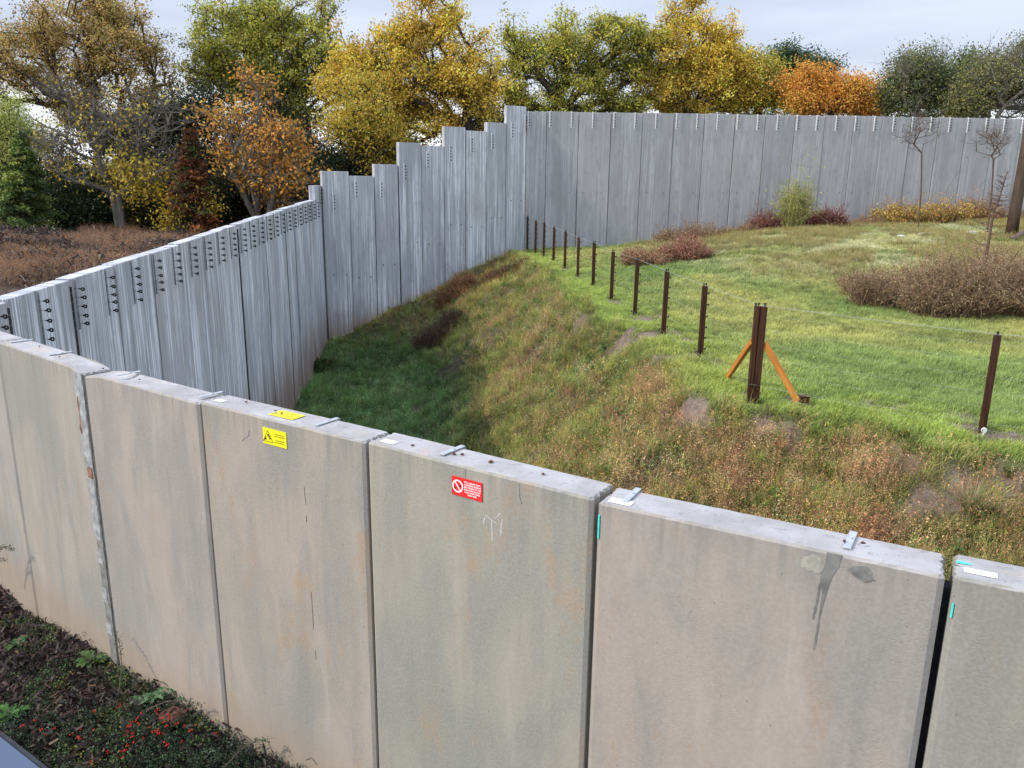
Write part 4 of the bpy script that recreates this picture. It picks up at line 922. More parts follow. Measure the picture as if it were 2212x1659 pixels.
# conifers: whorls of drooping sprays
def conifer(label, tip_px, base_px, Y, halfw, cols, wts, seed, n=220, per=60, size=.12, ground=1.5, droop=.5, name='conifer_tree', group=None):
    g = np.random.default_rng(seed); b = at(*base_px, Y); b[2] = ground; tp = at(*tip_px, Y); hh = tp[2]-b[2]; W = halfw*Y/F
    t = tag(empty(name, tuple(b)), label, 'tree', group)
    Sg = [(0, 0, 0, .16, *(tp-b)*.6, .09), (*(tp-b)*.6, .09, *(tp-b), .02)]; P = []; CC = []
    for i in range(n):
        u_ = g.random()**.8; a = g.uniform(0, 2*math.pi); r = W*(1-u_)**.85*g.uniform(.6, 1.08)*(1 if u_ > .08 else .9); z = hh*(.04+.95*u_)
        ax = (tp-b)*(z/hh); e = ax+np.array([math.cos(a)*r, math.sin(a)*r, -droop*r*.35+.12*r]); Sg.append((*ax, .025, *e, .008))
        tt = g.uniform(.35, 1.05, per); q = ax+(e-ax)*tt[:, None]+g.normal(size=(per, 3))*np.array([.16, .16, .07])*(.5+W*.3*(1-u_)); P.append(q)
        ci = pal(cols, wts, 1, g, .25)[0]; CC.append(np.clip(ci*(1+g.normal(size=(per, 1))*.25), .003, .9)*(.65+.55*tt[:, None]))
    V, Q = tubes_np(Sg); link('trunk', mesh_np('trunk', V, Q, smooth=True), t, M_BARK)
    P = np.concatenate(P); V, Q = leaves_np(P, size, g, flat=.3, up=1.2, aspect=.4, droop=.35); link('crown', mesh_np('crown', V, Q, np.repeat(np.concatenate(CC), 4, 0)), t, M_LEAF)
conifer('dark green drooping conifer at the left edge beside the brown field', (48, 285), (50, 520), 33, 78, [(.13, .19, .05), (.32, .38, .09), (.05, .085, .03)], [3, 2.4, 2], 70, 330, 80, .13)
conifer('reddish-brown conifer with green top in the left thicket', (408, 280), (420, 520), 33, 62, [(.17, .065, .03), (.10, .11, .03), (.30, .12, .035), (.07, .045, .025)], [3, 2, 1, 2], 71, 230, 80, .13)
conifer('dark pine whose top shows above the orange tree', (1742, 108), (1742, 420), 60, 190, [(.05, .10, .05), (.08, .14, .06)], [1, 1], 72, 230, 60, .17, droop=-.2)
conifer('dark green conifer left of the pine, behind the yellow trees', (1697, 104), (1697, 420), 62, 130, [(.05, .10, .05), (.18, .24, .05)], [2, 1], 73, 160, 60, .17, droop=-.2)
conifer('dark spruce at the right edge behind the olive twiggy tree', (2085, 118), (2085, 420), 54, 80, [(.06, .12, .05), (.10, .17, .06)], [1, 1], 74, 200, 60, .16, droop=-.1)
conifer('rounded dark spruce behind the leafless thin-twigged tree', (1990, 122), (1990, 420), 56, 110, [(.09, .13, .07), (.13, .17, .08)], [1, 1], 75, 260, 60, .16, droop=-.1)
tree('evergreen_tree', 'bushy dark green evergreen showing between the yellow row and the orange tree', 'tree', (1735, 420), 57, (1735, 240), [(1700, 150, 34, 38), (1750, 158, 48, 38), (1730, 190, 60, 40)], 260, 22000, .15, [(.07, .13, .06), (.12, .18, .07), (.04, .08, .04)], [3, 2, 2], .25, 14, spread=.28)
tree('evergreen_tree', 'olive bushy evergreen filling the gap before the tall twiggy tree at the right', 'tree', (2050, 420), 50, (2050, 250), [(2045, 200, 45, 45), (2085, 190, 40, 60), (2140, 200, 60, 60)], 280, 24000, .14, [(.14, .19, .08), (.20, .24, .09), (.08, .12, .05)], [3, 2, 2], .25, 15, spread=.28)
# far hedgerow at the horizon
g = np.random.default_rng(90); P = []
for px in range(-200, 2500, 14):
    for _ in range(60):
        h_ = g.uniform(0, 1); P.append(at(px+g.normal()*10, 392-h_*(9+9*float(vnoise(px, 1, .02, 4))+g.normal()*2), 190+g.normal()*6))
P = np.array(P); V, Q = leaves_np(P, 1.5, g, aspect=.8)
tag(link('hedgerow', mesh_np('hedgerow', V, Q, np.repeat(pal([(.04, .06, .025), (.08, .08, .03), (.03, .045, .025)], [2, 1, 2], len(P), g), 4, 0)), None, M_LEAF), 'distant hedgerow and wood on the horizon beyond the fields', kind='stuff')

# saplings and larch in the meadow
def sapling(label, base_px, top_px, Y, crown, seed, r0=.034, mat=None):
    g = np.random.default_rng(seed); b = at(*base_px, Y); b[2] = H(b[0], b[1])-.05; f = at(*crown[0], Y)
    att = lobes_pts(crown[1:], Y, 110, g, .8, .2); Sg, NA, tips = grow(b, f, att, g, r0, .10, seglen=.3, minr=.0045)
    S2, _ = twigs(NA, tips, g, 4, .30, .0035); t = tag(empty('sapling', tuple(b)), label, 'tree')
    V, Q = tubes_np(np.concatenate([Sg, S2])); link('trunk', mesh_np('trunk', V-b, Q, smooth=True), t, mat or M_BARKB)
sapling('bare young tree with a forked crown standing against the far wall', (1988, 470), (1998, 262), 36, [(1991, 330), (1992, 290, 45, 35), (2000, 270, 30, 30), (1970, 300, 35, 25)], 101)
sapling('bare young tree near the timber pole at the right', (2139, 470), (2160, 273), 34, [(2146, 345), (2150, 305, 40, 32), (2165, 290, 30, 28), (2130, 310, 30, 25)], 102)
g = np.random.default_rng(103); b = at(2127, 590, 21.5); b[2] = H(b[0], b[1])-.05; tp = at(2176, 372, 21.5); md = at(2146, 460, 21.5)
t = tag(empty('larch', tuple(b)), 'spindly bare larch with kinked top growing out of the brown shrubs', 'tree'); Sg = []
pth = [b, at(2133, 540, 21.5), md, at(2158, 430, 21.5), tp]
for i in range(4): Sg.append((*(pth[i]-b), .048-.010*i, *(pth[i+1]-b), .038-.009*i))
for i in range(70):
    u_ = g.random(); k_ = min(3, int(u_*4)); q = pth[k_]*(1-(u_*4-k_))+pth[k_+1]*(u_*4-k_)-b; a = g.uniform(0, 6.28); l_ = (.75*(1-u_)+.18)*g.uniform(.5, 1.1); e = q
    dz = -.12
    for s_ in range(4):
        e2 = e+np.array([math.cos(a)*l_/4, math.sin(a)*l_/4, dz*l_/4]); dz += .22; Sg.append((*e, .010-.0016*s_, *e2, .009-.0016*s_)); e = e2
        if g.random() < .7: Sg.append((*e, .004, *(e+np.array([g.normal()*.06, g.normal()*.06, .05])), .003))
V, Q = tubes_np(Sg); link('trunk', mesh_np('trunk', V, Q, smooth=True), t, M_BARKB)
# timber pole and log at the right edge
b = at(2184, 512, 31.8); gz = H(b[0], b[1]); pole = MB()
P = [(b[0], b[1], gz-.3), (b[0]-.01, b[1], gz+1.2), (b[0]+.02, b[1], gz+3.0), (b[0]+.02, b[1], gz+6.5)]
tag(link('timber_pole', MB().tube(P, [.235, .215, .20, .19], 12).mesh('timber_pole', True), None, M_POLE), 'thick weathered timber pole standing at the right edge of the meadow', 'pole')
p0 = at(2188, 516, 31.0); p1 = at(2240, 488, 31.5)
tag(link('log', MB().tube([p0, (p0+p1)/2, p1], [.11, .12, .12], 10).mesh('log', True), None, plain('grey_brown_log', (.13, .10, .095), .8, 0, .3, 12)), 'grey-brown log leaning up from the foot of the timber pole', 'log')

# stones
def stone(label, loc, r, col, group=None, seed=0, name='stone', flat=.55):
    g = random.Random(seed); mb = MB(); n, m = 10, 7; V = []; Fs = []
    for i in range(m+1):
        th = math.pi*i/m
        for k_ in range(n):
            ph = 2*math.pi*k_/n; rr = r*(1+g.uniform(-.18, .18)); V.append((rr*math.sin(th)*math.cos(ph), rr*.8*math.sin(th)*math.sin(ph), rr*flat*math.cos(th)))
    for i in range(m):
        for k_ in range(n): Fs.append((i*n+k_, i*n+(k_+1) % n, (i+1)*n+(k_+1) % n, (i+1)*n+k_))
    o = link(name, mb.add(V, Fs).mesh(name), None, plain(name+'_mat', col, .9, 0, .2, 12)); o.location = loc; tag(o, label, 'stone', group); return o
for i, (px, py, r_, lab) in enumerate([(1945, 513, .16, 'leftmost small pale stone in the grass before the far wall'), (1992, 509, .22, 'broad whitish stone, left one of the close pair near the far wall'), (2014, 509, .28, 'broad whitish stone, right one of the close pair near the far wall'), (2096, 507, .25, 'whitish stone in the grass left of the timber pole')]):
    lo, hi = 20., 40.
    for _ in range(30):
        md_ = (lo+hi)/2; p = at(px, py, md_)
        if p[2] > H(p[0], p[1]): lo = md_
        else: hi = md_
    stone(lab, (p[0], p[1], H(p[0], p[1])+.05), r_, (.62, .61, .58), None, i, flat=.35)

# shrubs in the enclosure: many fine stems with small leaves
def shrub(label, px, py, wpx, hpx, cols, wts, seed, nst=500, nlf=3000, size=.05, stemcol=((.25, .15, .09), (.38, .26, .15)), name='shrub', Y=None, group=None, upr=.5, slen=None):
    g = np.random.default_rng(seed); c_ = on_ground(px, py) if Y is None else at(px, py, Y); Y = c_[1]; rx = wpx/2*Y/F*1.03; hh = hpx*Y/F*1.0
    c_[2] = H(c_[0], c_[1]); t = tag(empty(name, tuple(c_)), label, 'shrub', group)
    a = g.uniform(0, 6.28, nst); r = rx*np.sqrt(g.random(nst))*.85; X = np.cos(a)*r; Yy = np.sin(a)*r*.55
    Z = height(c_[0]+X, c_[1]+Yy)-c_[2]-.03
    prof = np.sqrt(np.clip(1-(r/rx)**2*.8, .1, 1))*(.22+1.25*fbm(X+c_[0], Yy+c_[1], 2.6, 3, seed))
    L_ = hh*prof*g.uniform(.45, 1.1, nst)*np.where(g.random(nst) < .05, 1.55, 1)
    d_ = np.stack([np.cos(a)*.35*r/rx+g.normal(size=nst)*.35, np.sin(a)*.35*r/rx+g.normal(size=nst)*.35, np.full(nst, upr+.5)], 1); d_ /= np.linalg.norm(d_, axis=1, keepdims=True)
    p0 = np.stack([X, Yy, Z], 1); p1 = p0+d_*L_[:, None]*.55; d2 = d_+g.normal(size=d_.shape)*.35; d2 /= np.linalg.norm(d2, axis=1, keepdims=True); p2 = p1+d2*L_[:, None]*.45
    w_ = .0035+.00016*Y
    S_ = np.concatenate([np.concatenate([p0, np.full((nst, 1), w_), p1, np.full((nst, 1), w_*.8)], 1), np.concatenate([p1, np.full((nst, 1), w_*.8), p2, np.full((nst, 1), w_*.4)], 1)])
    nb_ = 3; q = np.repeat(p1, nb_, 0)*(tt := g.uniform(0, 1, (nst*nb_, 1)))+np.repeat(p2, nb_, 0)*(1-tt); e = q+g.normal(size=q.shape)*L_.repeat(nb_)[:, None]*.18
    S_ = np.concatenate([S_, np.concatenate([q, np.full((len(q), 1), w_*.6), e, np.full((len(q), 1), w_*.3)], 1)])
    V, Q = tubes_np(S_); sc = pal(stemcol, [1, 1], len(S_), g, .3)
    link('stem', mesh_np('stem', V, Q, np.repeat(sc, 10, 0)), t, M_TWIG)
    if nlf:
        src = np.concatenate([p2, e, q]); P = src[g.integers(0, len(src), nlf)]+g.normal(size=(nlf, 3))*.05
        V, Q = leaves_np(P, size, g); nn = fbm(P[:, 0]+seed, P[:, 1], 1.2, 3, seed+3)[:, None]
        cc = pal(cols, wts, nlf, g, .3)*(.7+.6*nn); link('foliage', mesh_np('foliage', V, Q, np.repeat(np.clip(cc, .003, .9), 4, 0)), t, M_LEAF)
    return t
DEADC = [(.36, .25, .15), (.46, .34, .20), (.26, .18, .12), (.42, .38, .16)]
REDC = [(.54, .20, .16), (.44, .20, .14), (.54, .38, .20), (.42, .28, .17)]
GLDC = [(.80, .50, .08), (.86, .60, .10), (.60, .28, .07)]
shrub('big dead-brown shrub at the right of the meadow, its left part', 1925, 660, 180, 105, DEADC, [3, 3, 3, 1], 201, 1100, 15300, .045)
shrub('big dead-brown shrub at the right edge of the meadow, its tallest part', 2060, 680, 215, 135, DEADC, [3, 3, 3, 1], 202, 1500, 18700, .045)
shrub('brown shrub tangle cut off by the right edge of the picture', 2190, 680, 190, 140, DEADC, [3, 2, 4, 1], 203, 1200, 15300, .045)
shrub('brown shrub tangle in the back, around the foot of the larch', 2130, 620, 200, 85, DEADC, [3, 3, 3, 1], 204, 900, 10200, .045)
shrub('straw-coloured low shrub at the left tip of the brown shrub mass', 1855, 632, 80, 55, DEADC+[(.30, .26, .10)], [2, 3, 1, 2, 3], 205, 400, 3000, .05)
shrub('red-tinged twiggy shrub in the meadow behind the fence, left one of two', 1395, 572, 108, 44, REDC, [2, 2, 3, 3], 211, 700, 5000, .055, ((.42, .28, .15), (.26, .14, .09)))
shrub('red-tinged twiggy shrub in the meadow behind the fence, right and redder one', 1480, 562, 112, 54, REDC, [3, 3, 2, 2], 212, 800, 6000, .055, ((.38, .22, .13), (.24, .11, .08)))
shrub('brown shrub behind the two red-tinged ones, against the far wall', 1485, 522, 150, 40, DEADC, [3, 2, 3, 1], 213, 700, 5000, .06, Y=37.2)
shrub('thin dark bramble at the wall foot behind the fourth and fifth fence posts', 1280, 533, 90, 14, DKG+[(.12, .06, .04)], [2, 2, 1, 2], 214, 260, 900, .06)
shrub('low brown shrub between the crest of the meadow and the far wall', 1600, 502, 100, 30, DEADC, [3, 3, 2, 1], 215, 380, 2500, .06, Y=38.4)
shrub('dark red shrub left of the pale bamboo clump', 1658, 498, 80, 50, REDC, [3, 4, 1, 2], 216, 500, 4000, .055, ((.20, .08, .06), (.14, .05, .05)), Y=38.2)
shrub('tall pale yellow-green bamboo clump before the far wall', 1712, 499, 44, 118, [(.40, .42, .10), (.30, .36, .08), (.48, .44, .16)], [2, 2, 1], 217, 260, 3600, .075, ((.36, .36, .12), (.42, .38, .18)), 'bamboo_clump', upr=1.6, Y=37.5)
shrub('dark red shrub right of the pale bamboo clump', 1775, 498, 110, 50, REDC, [4, 4, 1, 2], 218, 700, 5500, .055, ((.22, .08, .06), (.14, .05, .05)), Y=38.6)
shrub('brown bare shrub left of the yellow-leaved row', 1875, 488, 70, 34, DEADC+REDC[:1], [2, 2, 2, 1, 2], 219, 350, 1800, .055, Y=39.3)
shrub('yellow-leaved shrub before the far wall, left of the first bare young tree', 1932, 482, 96, 56, GLDC, [4, 3, 1], 220, 500, 3200, .085, Y=39.7)
shrub('yellow-orange leaved shrub behind the first bare young tree', 2035, 480, 125, 58, GLDC, [4, 3, 2], 221, 650, 4200, .085, Y=40.3)
shrub('mixed red and orange shrub left of the timber pole', 2120, 480, 100, 54, REDC+GLDC[:1], [3, 2, 2, 1, 1.5], 222, 500, 3000, .07, Y=40.8)
shrub('low brown shrub at the right edge behind the timber pole', 2225, 480, 80, 36, DEADC, [1, 1, 1, 1], 223, 350, 1500, .06, Y=41.2)
shrub('dark leggy brown shrub on the top of the bank beside the stepped wall', 1090, 574, 110, 24, [(.10, .06, .04), (.16, .09, .045)], [1, 1], 224, 700, 2500, .05, ((.09, .055, .045), (.20, .11, .06)), Y=33.5)
shrub('russet shrub clump half way down the bank beside the stepped wall', 985, 620, 90, 40, [(.30, .16, .06), (.14, .085, .05)], [1, 1], 225, 800, 2500, .05, ((.28, .15, .06), (.14, .08, .05)), Y=33.0)
shrub('dull brown dead shrub standing in the green floor of the ditch', 945, 745, 100, 60, [(.13, .085, .055), (.18, .11, .06)], [1, 1], 226, 900, 2500, .05, ((.15, .095, .06), (.10, .065, .05)))
shrub('low dark shrub at the foot of the left wall', 690, 800, 60, 30, [(.03, .06, .02), (.05, .09, .025)], [1, 1], 227, 250, 4000, .09)

# ------------------------------------------------------------ scattered grasses (geometry nodes)
def blade_tuft(name, nb_, h, spread, width, seed, lean=.5, heads=0, segs=2, leafy=0, leafsize=.03):
    g = np.random.default_rng(seed); V = []; Q = []; Cc = []
    for i in range(nb_):
        a = g.uniform(0, 6.28); r = spread*math.sqrt(g.random()); p = np.array([math.cos(a)*r, math.sin(a)*r, -.01]); th = g.uniform(0, 6.28)
        ln = h*g.uniform(.5, 1.15); le = lean*g.uniform(.2, 1.2); ax = np.array([math.cos(th), math.sin(th), 0]); sd_ = np.array([-math.sin(th+.6), math.cos(th+.6), 0]); w_ = width*g.uniform(.7, 1.3)
        base = len(V); br = g.uniform(.75, 1.25)
        for s_ in range(segs+1):
            t_ = s_/segs; c_ = p+ax*ln*le*t_*t_+np.array([0, 0, ln*t_*(1-.25*le*t_)]); ww = w_*(1-t_*.85)
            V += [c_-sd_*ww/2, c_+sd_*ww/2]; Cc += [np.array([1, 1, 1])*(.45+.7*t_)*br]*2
        for s_ in range(segs): Q.append((base+2*s_, base+2*s_+1, base+2*s_+3, base+2*s_+2))
        if heads and g.random() < heads:
            tip_ = V[-1].copy()
            for _ in range(9):
                q = tip_+g.normal(size=3)*np.array([.012, .012, .04])*(h/.3)-np.array([0, 0, .03]); s2 = g.normal(size=3)*.0055; s3 = g.normal(size=3)*.004; b2 = len(V)
                V += [q-s2, q-s3, q+s2, q+s3]; Q.append((b2, b2+1, b2+2, b2+3)); Cc += [np.array([1.1, .85, .7])*br]*4
    if leafy:
        P = np.stack([g.normal(size=leafy)*spread*.7, g.normal(size=leafy)*spread*.7, np.abs(g.normal(size=leafy))*h*.6], 1); v, q = leaves_np(P, leafsize, g, up=1.5, aspect=.6)
        b2 = len(V); V += list(v); Q += [tuple(r_+b2) for r_ in q]; Cc += list(np.repeat(g.uniform(.6, 1.3, (leafy, 1)), 4, 0)*np.ones((1, 3)))
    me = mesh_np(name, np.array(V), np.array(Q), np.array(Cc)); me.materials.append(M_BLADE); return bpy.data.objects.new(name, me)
def scatter(name, label, P, sc, tint, protos, seed, tilt=.15, kind='stuff'):
    g = np.random.default_rng(seed); n = len(P); me = bpy.data.meshes.new(name); me.vertices.add(n); me.vertices.foreach_set('co', np.asarray(P, np.float32).ravel())
    def attr(nm, ty, v, key): a = me.attributes.new(nm, ty, 'POINT'); a.data.foreach_set(key, np.ascontiguousarray(v).ravel())
    attr('rot', 'FLOAT_VECTOR', np.stack([g.normal(size=n)*tilt, g.normal(size=n)*tilt, g.uniform(0, 6.28, n)], 1).astype(np.float32), 'vector')
    attr('scl', 'FLOAT', np.asarray(sc, np.float32), 'value'); c4 = np.ones((n, 4), np.float32); c4[:, :3] = tint; attr('tint', 'FLOAT_COLOR', c4, 'color')
    attr('pick', 'INT', g.integers(0, len(protos), n).astype(np.int32), 'value')
    o = link(name, me, None); t = bpy.data.node_groups.new(name, 'GeometryNodeTree'); t.interface.new_socket('Geometry', in_out='INPUT', socket_type='NodeSocketGeometry'); t.interface.new_socket('Geometry', in_out='OUTPUT', socket_type='NodeSocketGeometry')
    ni = t.nodes.new('NodeGroupInput'); no = t.nodes.new('NodeGroupOutput'); ip = t.nodes.new('GeometryNodeInstanceOnPoints'); j = t.nodes.new('GeometryNodeJoinGeometry')
    for p in protos[::-1]:
        oi = t.nodes.new('GeometryNodeObjectInfo'); oi.inputs['Object'].default_value = p; oi.inputs['As Instance'].default_value = True; t.links.new(oi.outputs['Geometry'], j.inputs[0])
    def na(nm, ty): a = t.nodes.new('GeometryNodeInputNamedAttribute'); a.data_type = ty; a.inputs['Name'].default_value = nm; return a.outputs[0]
    t.links.new(ni.outputs[0], ip.inputs['Points']); t.links.new(j.outputs[0], ip.inputs['Instance']); ip.inputs['Pick Instance'].default_value = True
    t.links.new(na('pick', 'INT'), ip.inputs['Instance Index'])
    er = t.nodes.new('FunctionNodeEulerToRotation'); t.links.new(na('rot', 'FLOAT_VECTOR'), er.inputs[0]); t.links.new(er.outputs[0], ip.inputs['Rotation']); t.links.new(na('scl', 'FLOAT'), ip.inputs['Scale'])
    t.links.new(ip.outputs[0], no.inputs[0]); md = o.modifiers.new('scatter', 'NODES'); md.node_group = t
    tag(o, label, kind=kind); return o
def visible_pts(n, g, x0, x1, y0, y1, dens, margin=.10, fn=None):
    "random points, thinned by density(x,y) in 0..1 and by a wide wedge in front of the camera"
    x = g.uniform(x0, x1, n); y = g.uniform(y0, y1, n); k = (np.abs(x/np.maximum(y, .1)) < .74+margin*6/np.maximum(y, .5)); x = x[k]; y = y[k]
    k = g.random(len(x)) < dens(x, y); x = x[k]; y = y[k]; k = inside(x, y) if fn is None else fn(x, y); return x[k], y[k]
def off_posts(x, y): return x, y
g = np.random.default_rng(300)
LAWN = [blade_tuft('tuft', 34, .072, .10, .006, s, .8) for s in (1, 2, 3)]
LONG = [blade_tuft('tuft', 26, .24, .09, .006, s, .9, heads=.15) for s in (4, 5, 6)]
DRYT = [blade_tuft('tuft', 11, .36, .09, .0040, s, .40, heads=.9) for s in (7, 8, 9, 12)]
WEED = [blade_tuft('tuft', 6, .10, .06, .005, s, .8, leafy=26, leafsize=.045) for s in (10, 11)]
def tintmix(cols, w_, n, g, jit=.15): return pal(cols, w_, n, g, jit)
# lawn
falloff = lambda x, y: np.clip((9.5/np.maximum(y, 6))**1.45, .04, 1)
x, y = visible_pts(330000, g, -1, 34, 7, 43, falloff)
d, n1, n2, n3, bare = zones(x, y); k = (d < .12); x, y = x[k], y[k]
def spotmask(x, y):
    m_ = np.ones(len(x)); nn = fbm(x, y, 4, 2, 71)
    for sx_, sy_, r_ in list(SP)+[(p.x, p.y, .10) for p in allp]:
        dd = np.hypot(x-sx_, (y-sy_)*.75); m_ = np.minimum(m_, np.clip((dd-r_*(.5+.7*nn))*6, 0, 1))
    return m_
k = g.random(len(x)) < spotmask(x, y)*.97+.03; x, y = x[k], y[k]
z = height(x, y); n1 = fbm(x, y, .28, 4, 41); n2 = fbm(x, y, 1.1, 4, 45); n4 = fbm(x, y, .12, 3, 46)
green = np.array((.33, .43, .13)); yel = np.array((.56, .55, .18)); lush = np.array((.46, .56, .11)); straw = np.array((.78, .72, .44))
kk = np.clip((n1-.34)*4, 0, 1)[:, None]; c_ = green*(1-kk)+yel*kk
dd_, _ = lip_d(x, y); nearlip = np.clip(1-np.abs(dd_+.6)/1.5, 0, 1)[:, None]; c_ = c_*(1-nearlip*.75)+lush*nearlip*.75
rise = np.clip((z-.98)/.4, 0, 1)[:, None]*np.clip((n2-.3)*3, 0, 1)[:, None]; c_ = c_*(1-rise*.75)+straw*rise*.75
c_ = c_*(.75+.55*n2[:, None])*(1+g.normal(size=(len(x), 1))*.22)
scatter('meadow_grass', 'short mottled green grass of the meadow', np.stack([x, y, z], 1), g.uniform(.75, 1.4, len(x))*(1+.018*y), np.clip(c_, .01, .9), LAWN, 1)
# straw-coloured tall grass on the crest, and around the shrubs
x, y = visible_pts(60000, g, 3, 34, 15, 42, lambda x, y: np.clip((height(x, y)-1.05)*1.6, 0, .9)*(fbm(x, y, .5, 3, 81) > .42)); z = height(x, y)
scatter('straw_grass', 'pale straw grass on the rise before the far wall', np.stack([x, y, z], 1), g.uniform(.7, 1.4, len(x)), tintmix([(.46, .40, .20), (.36, .34, .12), (.28, .30, .09)], [2, 2, 1], len(x), g), LONG, 2)
# bank: long green, dry stems, weeds
BD = lambda x, y: np.clip((12/np.maximum(y, 6))**1.2, .12, 1)
x, y = visible_pts(210000, g, -8.6, 20, 3, 38.2, BD); d, n1, n2, n3, bare = zones(x, y); k = (d > .0) & (g.random(len(x)) > bare*.95) & (g.random(len(x)) < .45+2.2*np.clip(fbm(x, y, 2.1, 3, 89)-.36, 0, 1)); x, y, d, n1, n2 = x[k], y[k], d[k], n1[k], n2[k]; z = height(x, y)
fl = np.clip((-1.9-z)/1.0, 0, 1)[:, None]
c_ = tintmix([(.36, .40, .10), (.50, .44, .17), (.26, .35, .08)], [3, 2.4, 1.6], len(x), g); c_ = c_*(1-fl)+tintmix([(.13, .25, .07), (.19, .34, .11), (.28, .42, .20)], [3, 3, 1.2], len(x), g)*fl
c_ = c_*(.55+.95*fbm(x, y, 1.1, 4, 83)[:, None])*(1+g.normal(size=(len(x), 1))*.3)
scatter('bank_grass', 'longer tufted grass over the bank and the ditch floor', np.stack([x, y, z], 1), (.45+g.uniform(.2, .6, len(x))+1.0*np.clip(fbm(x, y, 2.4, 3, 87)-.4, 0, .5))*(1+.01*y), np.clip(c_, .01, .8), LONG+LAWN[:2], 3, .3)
x, y = visible_pts(150000, g, -8.6, 20, 3, 38.2, BD); d, n1, n2, n3, bare = zones(x, y); z = height(x, y)
wdry = np.clip((fbm(x*.5+y*.25, y*.5-x*.25, .9, 4, 55)-.40)*6, 0, 1)*np.clip((z+2.4)/1.2, 0.04, 1)*(d > .25)
k = g.random(len(x)) < (.13+wdry*.68)*(d > .25)*np.clip((z+2.9)/1.0, .1, 1)*(1-.8*bare); x, y, z = x[k], y[k], z[k]
c_ = tintmix([(.50, .34, .21), (.60, .46, .28), (.36, .24, .16), (.60, .54, .30), (.50, .32, .19)], [3.4, 3, 2.6, 2.6, 1], len(x), g)*(.75+.5*fbm(x, y, 1.4, 3, 86)[:, None])
k2 = (y > 30)[:, None]; c_ = np.where(k2, c_*np.array([1.05, .85, .7]), c_)
scatter('dry_weeds', 'dry brown and straw seed stems on the bank', np.stack([x, y, z], 1), g.uniform(.45, 1.0, len(x))+1.3*np.clip(fbm(x, y, 1.9, 3, 88)-.45, 0, .5), np.clip(c_*(1+g.normal(size=(len(x), 1))*.25), .01, .8), DRYT, 4, .3)
x, y = visible_pts(40000, g, -8.6, 20, 3, 38.2, BD); d, n1, n2, n3, bare = zones(x, y); z = height(x, y); k = (d > .3) & (fbm(x, y, 1.6, 3, 57) > .56); x, y, z = x[k], y[k], z[k]
scatter('leafy_weeds', 'dark green broad-leaved weeds on the bank', np.stack([x, y, z+.02], 1), g.uniform(.7, 1.6, len(x)), tintmix([(.08, .17, .05), (.15, .29, .08), (.24, .38, .18)], [3, 2, 1], len(x), g), WEED, 5, .3)
def tussock(label, px, py, h, n, seed, cols, name='grass_tussock'):
    c_ = on_ground(px, py); gg = np.random.default_rng(seed); V = []; Q = []; Cc = []
    for i in range(n):
        a = gg.uniform(0, 6.28); le = gg.uniform(.15, 1.1); ln = h*gg.uniform(.6, 1.15); ax = np.array([math.cos(a), math.sin(a), 0]); sd_ = np.array([-math.sin(a), math.cos(a), 0]); p = ax*.05*gg.random(); b2 = len(V); cc = np.array(cols[gg.integers(len(cols))])*gg.uniform(.7, 1.3)
        for s_ in range(5):
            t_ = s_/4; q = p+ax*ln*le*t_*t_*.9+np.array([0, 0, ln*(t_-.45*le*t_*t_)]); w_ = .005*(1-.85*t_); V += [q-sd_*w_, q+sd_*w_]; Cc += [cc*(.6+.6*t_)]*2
        for s_ in range(4): Q.append((b2+2*s_, b2+2*s_+1, b2+2*s_+3, b2+2*s_+2))
    o = link(name, mesh_np(name, np.array(V), np.array(Q), np.clip(np.array(Cc), .01, .9)), None, M_LEAF, loc=tuple(c_)); tag(o, label, 'plant')
tussock('large grass tussock with long pinkish-straw blades low on the bank, nearest the last panel', 2095, 1120, .55, 260, 1, [(.26, .32, .10), (.40, .36, .18), (.50, .36, .26)])
tussock('green grass tussock at the lip of the bank between corner posts and last post', 1760, 945, .26, 170, 2, [(.16, .30, .07), (.24, .38, .10)])
tussock('blue-green grass tussock on the bank under the turf edge, left of the bare patch', 1840, 960, .22, 130, 3, [(.24, .34, .18), (.18, .28, .10)])
tussock('bright green tussock on the bank straight above the cement-drip panel', 1640, 1010, .28, 170, 4, [(.22, .38, .08), (.30, .44, .10)])
tussock('green tussock at the far right below the last fence post', 2180, 1030, .26, 150, 5, [(.18, .30, .08), (.34, .36, .14)])
tussock('yellowish tussock half way down the bank above the red-sign panel', 1380, 900, .30, 170, 6, [(.40, .40, .12), (.26, .36, .09)])
# edge of the left wall foot: darker dense growth; outside field: russet grass
def outside(x, y): return ~inside(x, y) & (x < LX(np.clip(y, 0, 33))-.5) | ((y > 32.8) & ~inside(x, y) & (y > 33+(x-CORN[0])*.66) & (x < -1))
def fz(x, y):
    z = 1.55+.35*fbm(x, y, .25, 3, 77)+(fbm(x, y, .9, 4, 61)-.5)*.5; return z*np.clip((np.asarray(y)-11)/4, 0, 1)
x = g.uniform(-32, -6.5, 60000); y = g.uniform(12, 42, 60000); k = outside(x, y) & (np.abs(x/y) < .8) & (fbm(x, y, .4, 4, 65) > .47+.022*np.clip(LX(np.clip(y, 0, 33))-2.5-x, 0, 12)); x, y = x[k], y[k]
c_ = tintmix([(.36, .25, .16), (.28, .20, .14), (.44, .32, .19), (.16, .13, .11)], [3, 3, 1.5, 3], len(x), g)*(.45+1.1*fbm(x, y, .7, 4, 98)[:, None])
scatter('russet_grass', 'russet dry grass on the rough field behind the left wall', np.stack([x, y, fz(x, y)-.05], 1), g.uniform(.6, 1.2, len(x)), c_, DRYT, 6, .45)

